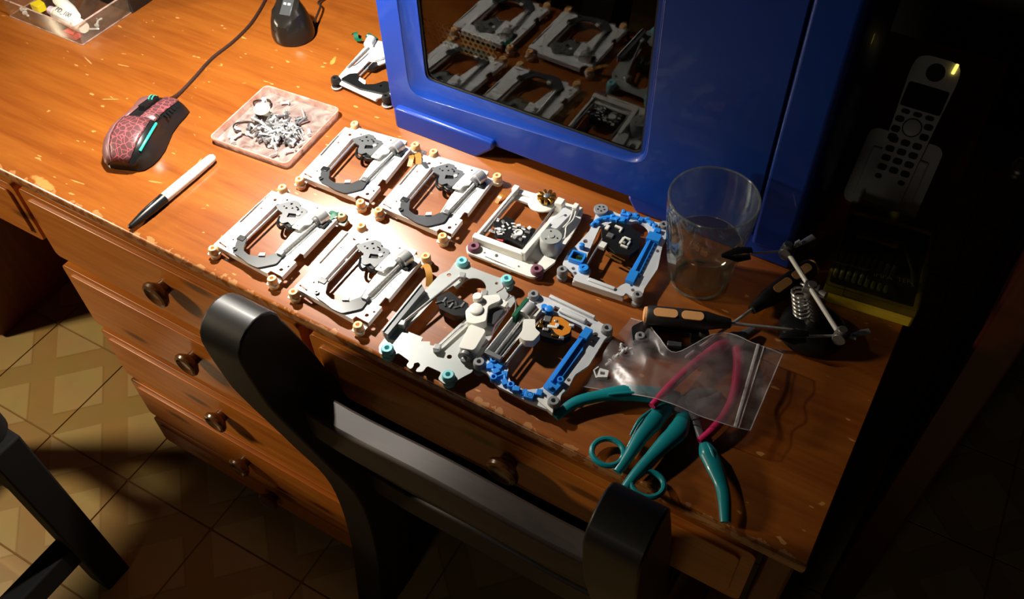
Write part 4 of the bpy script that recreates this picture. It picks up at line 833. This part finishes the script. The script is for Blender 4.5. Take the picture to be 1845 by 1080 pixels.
# ------------------------------------------------------------------ cordless phone on its cradle
ph_t = R(48)
cd = thing('phone_cradle', 'grey charging cradle holding the cordless phone in the dark corner', 'cradle', (-.0330, .4290, D + .002), 0)
def tilt(o, y=0, z=0): o.rotation_euler = (ph_t, 0, 0); o.location = (0, y, z); return o
tilt(MB().plate(rrect(-39.5, 0, 39, 84, 10, 6), -9, 0, [rrect(-22, 8, 22, 92 - 30, 5, 4)]).build('cradle_plate', 'phone', cd, S, bevel=.0025, seg=3))
tilt(MB().plate(rrect(-24, 6, 24, 66, 6, 4), -10, -6).build('cradle_well', 'phonedark', cd, S))
tilt(MB().box(-20, 20, 6, 12, -3, 2.5).build('cradle_lip', 'phone', cd, S, bevel=.001))
cb = MB().plate([(10, 0), (60, 0), (48, 46), (40, 50), (4, 8)], -30, 30).build('cradle_base', 'phone', cd, S, bevel=.002)
cb.data.transform(Matrix(((0, 0, 1, 0), (1, 0, 0, 0), (0, 1, 0, 0), (0, 0, 0, 1))))
ph = thing('cordless_phone', 'grey cordless phone handset with an amber light standing in its cradle', 'phone', (-.0330, .4290, D + .002), 0)
hs = rpoly([(-18, 12), (19, 12), (20, 60), (22, 110), (24, 150), (22, 163), (14, 168), (-15, 168), (-23, 163), (-25, 150), (-22, 110), (-19, 60)], 6, 4)
hx = lambda o: (tilt(o), setattr(o, 'rotation_euler', (ph_t, 0, 0)))[0]
sk = R(-3)
body = hx(MB().plate(hs, -12, 9).build('handset_body', 'phone', ph, S, bevel=.004, seg=3))
hx(MB().plate(rrect(-21, 112, 21, 138, 2.5, 3), 8.6, 9.6).build('screen', 'screen', ph, S, bevel=.0004))
ep = hx(MB().plate(circ(0, 153, 9.5, 24), 8.4, 9.4).build('earpiece', 'phonedark', ph, S, bevel=.0004))
for k in range(11):
    rr = 0 if k == 0 else (3 if k < 5 else 5.6); a = k * 1.57 if k < 5 else k * 1.05
    MB().lathe([(.8, 9.3), (.8, 9.8), (.3, 9.8)], 8).build('earpiece_hole', 'blackpl', ep, S, loc=(rr * math.cos(a) * S * 1.2, (153 + rr * math.sin(a) * .7) * S, 0))
hx(MB().lathe([(8.8, 8.5), (8.8, 10.2), (7.6, 11), (.5, 11.2)], 24, (0, 93, 0)).build('navigation_button', 'phone', ph, S)); hx(MB().lathe([(10, 8.5), (10, 9.4), (9, 9.5), (.5, 9.5)], 24, (0, 93, 0)).build('navigation_ring', 'phonedark', ph, S))
def key(x, y, w_=9.5, h_=6): hx(MB().plate(rrect(x - w_ / 2, y - h_ / 2, x + w_ / 2, y + h_ / 2, 2.4, 3), 8.6, 10.3).build('key', 'phonedark', ph, S, bevel=.0005))
for i in (-1, 0, 1): key(i * 12.5, 107, 9, 4.5)
for sx_ in (-1, 1):
    key(sx_ * 15, 98, 9, 6); key(sx_ * 15, 87, 9, 6.5)
for j in range(5):
    for i in (-1, 0, 1):
        if j == 4 and i == 0: continue
        key(i * 12.2, 76 - j * 10.2 + (0), 9.2 if j < 4 else 7, 6.2 if j < 4 else 4.6)
key(-14.8, 78, 9, 7)
hx(MB().box(14.5, 18, 156, 167, 6, 11.5, (0, 0, -.1)).build('indicator_light', 'led', ph, S, bevel=.001))

# ------------------------------------------------------------------ bit case
bc = thing('bit_case', 'yellow screwdriver bit case with a clear lid and IMPA TER strip', 'case', (-.0085, .3480, D), .10)
MB().plate(rrect(-44, -66, 44, 62, 3, 3), 0, 9).build('case_base', 'yellow', bc, S, bevel=.001)
MB().plate(rrect(-44, -66, 44, 62, 3, 3), 9, 14, [rrect(-41, -52, 41, 59, 3, 3)]).build('case_rim', 'yellow', bc, S, bevel=.0006)
MB().box(-41, 41, -52, 59, 9, 9.6).build('case_liner', 'towerdark', bc, S)
ld = MB().plate(rrect(-44.5, -66.5, 44.5, 62.5, 3, 3), 24, 25.2); O1 = rrect(-44.5, -66.5, 44.5, 62.5, 3, 3); I1 = rrect(-43.6, -65.6, 43.6, 61.6, 2.6, 3); ld.plate(O1, 14, 24, [I1]); ld.build('clear_lid', 'casetop', bc, S)
MB().box(-8, 34, -34, -24, 9.6, 19, (0, 0, 0)).build('holder_strip', 'blackpl', bc, S, bevel=.001)
text('lettering', 'IMPA  TER', .0082, 'white', bc, Matrix.Translation((-.003, -.0322, .0192)) @ Matrix.Rotation(R(8), 4, 'Z') @ Matrix.Shear('XZ', 4, (0, 0)))
for k in range(9):
    MB().cyl((-38 + 6.2 * k, -42, 13), (-38 + 6.4 * k, -26 if k < 7 else -20, 13), 2.1, n=6).build('bit', 'silver', bc, S)
    MB().cyl((-38 + 6.4 * k, -22, 13), (-37 + 6.5 * k, -4, 13), 2.1, n=6).build('bit', 'silver', bc, S); MB().cyl((-37 + 6.5 * k, -4, 13), (-36.6 + 6.6 * k, 8 + (k % 3) * 3, 13), 1.2, n=6).build('bit_tip', 'darksteel', bc, S)
MB().tube([(-40, -24, 16), (0, -22, 16), (20, -22, 16)], .8, 6).build('retaining_wire', 'steel', bc, S)
MB().tube(smooth([(-28, 30, 16), (-18, 28, 16), (14, 30, 16), (20, 26, 16)], 4), [1.6] * 13, 8).build('driver_shaft', 'darksteel', bc, S)
MB().tube([(18, 28, 17), (26, 4, 18), (32, -12, 19)], 1.5, 8).build('driver_arm', 'steel', bc, S); MB().cyl((32, -12, 19), (35, -30, 19), 2.6, 1.4, n=10).build('driver_end', 'chrome', bc, S)
MB().box(-30, 14, 24, 36, 9.6, 14).build('driver_handle', 'yellow', bc, S, bevel=.002)

# ------------------------------------------------------------------ helping-hand clamp stand
hh = thing('helping_hand_stand', 'helping-hand soldering stand with chrome bar and two crocodile clips', 'tool stand', (0, 0, D), 0)
J = Vector((-.0510, .2100, .083)); EL = Vector((-.0848, .2364, .090)); ER = Vector((-.0119, .1732, .080))
MB().lathe([(.030, 0), (.032, .003), (.031, .012), (.024, .017), (.010, .019), (.008, .024)], 28, (-.040, .232, 0)).build('cast_base', 'blackpl', hh)
MB().tube([(-.040, .232, .02), (-.0445, .222, .05), tuple(J + Vector((.002, .004, -.008)))], .005, 10).build('post', 'darksteel', hh)
MB().cyl(EL, ER, .0024, n=14).build('cross_bar', 'silver', hh)
sp_pts = []
for i in range(64):
    t = 2 * math.pi * i / 10; z = .030 + .044 * i / 63; c = Vector((-.0435, .2235, 0)).lerp(Vector((-.052, .212, 0)), i / 63); sp_pts.append((c.x - .008 + .008 * math.cos(t), c.y + .008 * math.sin(t), z))
MB().tube(sp_pts, .0013, 6).build('coil_spring', 'chrome', hh)
jt = MB(); jt.cyl(J - Vector((.007, 0, 0)), J + Vector((.007, 0, 0)), .006, n=14); jt.cyl(J + Vector((0, 0, -.012)), J + Vector((0, 0, .006)), .0045, n=12); jt.build('centre_joint', 'darksteel', hh, bevel=.0008)
def clamp(E_, wing, tip, nm):
    c = MB(); c.cyl(E_ - Vector((0, .006, 0)), E_ + Vector((0, .006, 0)), .0062, n=14); c.cyl(E_ + Vector((0, 0, -.009)), E_ + Vector((0, 0, .009)), .0045, n=12); b_ = c.build('ball_joint', 'darksteel', hh, bevel=.0008)
    for s_ in (-1, 1):
        W_ = E_ + Vector(wing) + Vector((0, 0, .001)); a = E_ + Vector(wing) * .4
        MB().tube([tuple(a), tuple(a.lerp(W_, .5) + Vector((.003 * s_, .004 * s_, .002))), tuple(W_ + Vector((.004 * s_, .006 * s_, .002)))], [.0014, .003, .0034], 8, flat=.4).build('wing_nut', 'chrome', b_)
    T_ = Vector(tip); Q = E_.lerp(T_, .55)
    MB().cyl(E_, Q, .0011, n=8).build('clip_rod', 'steel', hh)
    d = (T_ - Q).normalized(); s_ = d.cross(Vector((0, 0, 1))).normalized(); cl = MB()
    for sg in (-1, 1):
        a0 = Q + Vector((0, 0, .0045 * sg)); a1 = Q.lerp(T_, .45) + Vector((0, 0, .0055 * sg)); a2 = T_ + Vector((0, 0, .0006 * sg))
        cl.tube([tuple(a0), tuple(a1), tuple(a2)], [.0035, .0048, .0016], 8, flat=.45)
    cl.build('crocodile_clip', 'blackpl', hh)
clamp(EL, (.012, .016, .004), (-.1345, .2015, .090), 'l')
clamp(ER, (.016, .008, .0), (-.0575, .1500, .075), 'r')
MB().cyl(J, J + Vector((.014, -.004, .002)), .0035, n=10).build('lock_screw', 'chrome', hh)

# ------------------------------------------------------------------ screwdrivers
def screwdriver(label, a, b, c, hr_):
    a, b, c = Vector(a), Vector(b), Vector(c); d = b - a; rz = math.atan2(d.y, d.x); L_ = d.length * 1000; L2 = (c - a).length * 1000
    pit = math.atan2(c.z - a.z, Vector((c.x - a.x, c.y - a.y)).length)
    t_ = thing('screwdriver', label, 'screwdriver', (a.x, a.y, a.z + D), rz); t_.rotation_euler = (0, -pit, rz)
    V = lambda x: Vector((x, 0, 0))
    MB().rings([(V(2), hr_ * .86), (V(4), hr_), (V(L_ * .5), hr_ * 1.02), (V(L_ * .72), hr_ * .98), (V(L_ * .86), hr_ * .7), (V(L_ * .93), hr_ * .62), (V(L_), hr_ * .5)], 20).build('handle', 'blackrub', t_, S)
    MB().rings([(V(-1.5), hr_ * .45), (V(-.6), hr_ * .8), (V(2.2), hr_ * .86)], 20).build('end_cap', 'peachpl', t_, S)
    for x0, x1 in ((8, L_ * .38), (L_ * .42, L_ * .68)):
        g = MB().plate(rrect(x0, -4.4, x1, 4.4, 4.2, 5), hr_ - 3.2, hr_ + .35).build('grip_inset', 'peachpl', t_, S, bevel=.0005); g.rotation_euler = (R(16 if 'cap' in label else -12), 0, 0)
    MB().rings([(V(L_ - 1), 1.7), (V(L2 - 3), 1.6), (V(L2), .9)], 10).build('shaft', 'steel', t_, S)
    return t_
screwdriver('black screwdriver with orange cap and insets lying in front of the glass', (-.1845, .1575, .021), (-.1085, .1885, .021), (-.0540, .2130, .020), 9.5)
screwdriver('black screwdriver with orange insets lying behind, pointing toward the zip bag', (-.0660, .3060, .012), (-.0985, .2225, .012), (-.1195, .1330, .010), 9.8)

# ------------------------------------------------------------------ pliers and cutters
def arm(par, pts, rad, mat, name='handle', flat=.62, k=6):
    q = smooth(pts, k); r_ = []
    for i in range(len(q)):
        t = i / (len(q) - 1) * (len(rad) - 1); j = min(int(t), len(rad) - 2); r_.append(rad[j] + (rad[j + 1] - rad[j]) * (t - j))
    return MB().tube(q, r_, 12, flat=flat).build(name, mat, par)
pl = thing('pliers', 'open pliers with plain teal handles spread wide under the zip bag', 'pliers', (0, 0, D))
a1 = arm(pl, [(-.2075, .0205, .006), (-.1985, .0420, .008), (-.1810, .0610, .008), (-.1640, .0740, .008), (-.1380, .0870, .007), (-.1180, .0960, .006)], [.0042, .0058, .0062, .0085, .0088, .0055], 'teal')
arm(a1, [(-.175, .062, .0128), (-.160, .0725, .0133), (-.146, .080, .0128)], [.0012, .0018, .0012], 'teal', 'grip_rib')
a2 = arm(pl, [(-.0350, .0005, .006), (-.0430, .0170, .008), (-.0510, .0300, .008), (-.0620, .0425, .008), (-.0730, .0540, .007), (-.0800, .0615, .006)], [.0044, .0056, .006, .0078, .0085, .0045], 'teal')
arm(pl, [(-.0780, .0590, .005), (-.0900, .0730, .005), (-.1040, .0900, .006)], [.0035, .0042, .006], 'darksteel', 'tang')
arm(a2, [(-.0650, .048, .0118), (-.0710, .0545, .0126), (-.0770, .0605, .0108)], [.0010, .0016, .0010], 'teal', 'grip_rib')
MB().lathe([(.009, 0), (.010, .001), (.010, .008), (.009, .009), (.004, .0095)], 20, (-.107, .0920, .001)).build('pivot', 'darksteel', pl)
arm(pl, [(-.118, .096, .006), (-.108, .092, .006), (-.094, .102, .006), (-.088, .120, .005)], [.005, .009, .007, .002], 'darksteel', 'jaw'); arm(pl, [(-.096, .08, .006), (-.106, .092, .006), (-.106, .106, .006), (-.092, .121, .005)], [.005, .009, .007, .002], 'darksteel', 'jaw')
sn = thing('ring_handled_cutters', 'teal cutters with finger rings on both handles at the desk edge', 'cutters', (0, 0, D))
b1 = arm(sn, [(-.1340, -.0020, .006), (-.1320, .0160, .008), (-.1310, .0370, .009), (-.1290, .0560, .009), (-.1270, .0700, .008), (-.1200, .0850, .006)], [.0040, .0052, .0070, .0098, .0085, .005], 'teal')
arm(b1, [(-.1390, .034, .0108), (-.1385, .050, .0142), (-.1345, .066, .0126)], [.0010, .0015, .0010], 'teal', 'grip_rib')
b2 = arm(sn, [(-.1215, -.0150, .006), (-.1185, .0040, .008), (-.1140, .0240, .009), (-.1090, .0440, .009), (-.1050, .0620, .008), (-.1080, .0850, .006)], [.0040, .005, .006, .0082, .0095, .005], 'teal')
def ring(cx, cy, rx, ry, a):
    pts = [(cx + rx * math.cos(t) * math.cos(a) - ry * math.sin(t) * math.sin(a), cy + rx * math.cos(t) * math.sin(a) + ry * math.sin(t) * math.cos(a), .007) for t in [2 * math.pi * i / 36 for i in range(36)]]
    return MB().tube(pts, .0026, 9, closed=True).build('finger_ring', 'teal', sn)
ring(-.1495, .0110, .0140, .0135, .3); ring(-.1060, .0000, .0140, .0125, .3)
MB().lathe([(.008, 0), (.009, .001), (.009, .008), (.003, .009)], 20, (-.1140, .0870, .002)).build('pivot', 'darksteel', sn)
arm(sn, [(-.120, .085, .006), (-.112, .094, .006), (-.110, .112, .005)], [.005, .006, .0015], 'darksteel', 'blade'); arm(sn, [(-.108, .085, .006), (-.113, .094, .006), (-.111, .112, .005)], [.005, .006, .0015], 'darksteel', 'blade')
pk = thing('pliers', 'pliers with slim magenta handles lying under the zip bag', 'pliers', (0, 0, D))
arm(pk, [(-.1345, .0680, .0165), (-.1315, .0860, .0150), (-.1265, .1130, .0120), (-.1180, .1430, .0100), (-.1080, .1660, .0090), (-.1020, .1760, .008)], [.0034, .0042, .0045, .0050, .0062, .005], 'pink', flat=.9)
arm(pk, [(-.0845, .0610, .0070), (-.0790, .0760, .0080), (-.0750, .0980, .0090), (-.0765, .1250, .0090), (-.0860, .1580, .0090), (-.0960, .1760, .008)], [.0034, .0042, .0045, .0048, .0056, .005], 'pink', flat=.9)
MB().lathe([(.008, 0), (.009, .001), (.009, .009), (.004, .010)], 20, (-.0985, .1800, .003)).build('pivot', 'darksteel', pk)
arm(pk, [(-.102, .174, .008), (-.098, .184, .008), (-.090, .204, .007)], [.005, .007, .002], 'darksteel', 'jaw'); arm(pk, [(-.096, .174, .008), (-.097, .184, .008), (-.0885, .204, .007)], [.005, .007, .002], 'darksteel', 'jaw')

# ------------------------------------------------------------------ zip bag with a few screws
zb = thing('zip_bag', 'crumpled clear zip bag lying across the magenta pliers', 'bag', (0, 0, D))
fe = smooth([(-.2040, .0640, 0), (-.1790, .0700, 0), (-.1500, .0735, 0), (-.1200, .0770, 0), (-.0890, .0790, 0), (-.0650, .0815, 0), (-.0490, .0860, 0)], 6)
be = smooth([(-.1990, .1600, 0), (-.1820, .1600, 0), (-.1640, .1450, 0), (-.1400, .1320, 0), (-.1140, .1740, 0), (-.0820, .1780, 0), (-.0530, .1790, 0)], 6)
nu = len(fe); nv = 22; rb = random.Random(5); waves = [(rb.uniform(20, 110), rb.uniform(20, 110), rb.uniform(0, 6), rb.uniform(.3, 1)) for _ in range(9)]
def bz(x, y, u, v):
    z = .004 + .015 * min(1, max(0, (u - .12) / .3)); e = math.sin(math.pi * min(1, max(0, v)))
    wv = sum(a * math.sin(kx * x * 2 + ky * y * 2 + p_) for kx, ky, p_, a in waves) / 4
    return max(.0025, z + wv * .0032 * (.35 + e) + .004 * e * (1 if u < .35 else .3))
for lay, nm in ((0, 'film_front'), (1, 'film_back')):
    m_ = MB()
    for i in range(nu):
        for j in range(nv + 1):
            v = j / nv; p_ = fe[i].lerp(be[i], v); u = i / (nu - 1); z = bz(p_.x, p_.y, u, v); e = min(1, 6 * min(v, 1 - v, u + .02))
            m_.v.append((p_.x, p_.y, z if lay == 0 else max(.0012, z - .0035 * e)))
    m_.f = [(i * (nv + 1) + j, (i + 1) * (nv + 1) + j, (i + 1) * (nv + 1) + j + 1, i * (nv + 1) + j + 1) for i in range(nu - 1) for j in range(nv)]
    m_.build(nm, 'bag', zb, sharp=180)
def bp_(u, v, dz=.0006):
    i = min(nu - 1, max(0, int(round(u * (nu - 1))))); p_ = fe[i].lerp(be[i], v); return (p_.x, p_.y, bz(p_.x, p_.y, i / (nu - 1), v) + dz)
MB().tube([bp_(.86, j / nv, .0008) for j in range(nv + 1)], .0014, 8, flat=.6).build('zip_strip', 'bagedge', zb); MB().tube([bp_(.89, j / nv, .0005) for j in range(nv + 1)], .0005, 6).build('zip_line', 'bagedge', zb)
for nm, pts in (('seam', [bp_(i / (nu - 1), 0, 0) for i in range(nu)]), ('seam', [bp_(i / (nu - 1), 1, 0) for i in range(nu)]), ('mouth_edge', [bp_(1, j / nv, 0) for j in range(nv + 1)])):
    MB().tube(pts, .00045, 6).build(nm, 'bagedge', zb)
for k, (x, y) in enumerate(((-.1905, .108), (-.1880, .113), (-.1885, .119), (-.1850, .122), (-.1920, .103), (-.1830, .126))):
    o = screw(2, 'silver'); o.location = (x, y, D + .0040); o.rotation_euler = (0, -1.2 + .3 * k, k * 1.1); tag(o, 'tiny bright screw inside the zip bag', 'screw', 'screws in the zip bag')
cpn = thing('lens_clip', 'small bright metal clip inside the left end of the zip bag', 'clip', (-.1920, .0840, D + .0035), .4)
MB().plate(rpoly([(-5, -5), (5, -4), (6, 4), (-3, 6)], 1), 0, 4, [rrect(-2, -1.5, 2.5, 2, .5, 2)]).build('clip_body', 'silver', cpn, S, bevel=.0004); MB().tube([(-5, -5, 3), (-8, 2, 5), (-4, 7, 4)], .9, 6, flat=.5).build('clip_spring', 'silver', cpn, S)
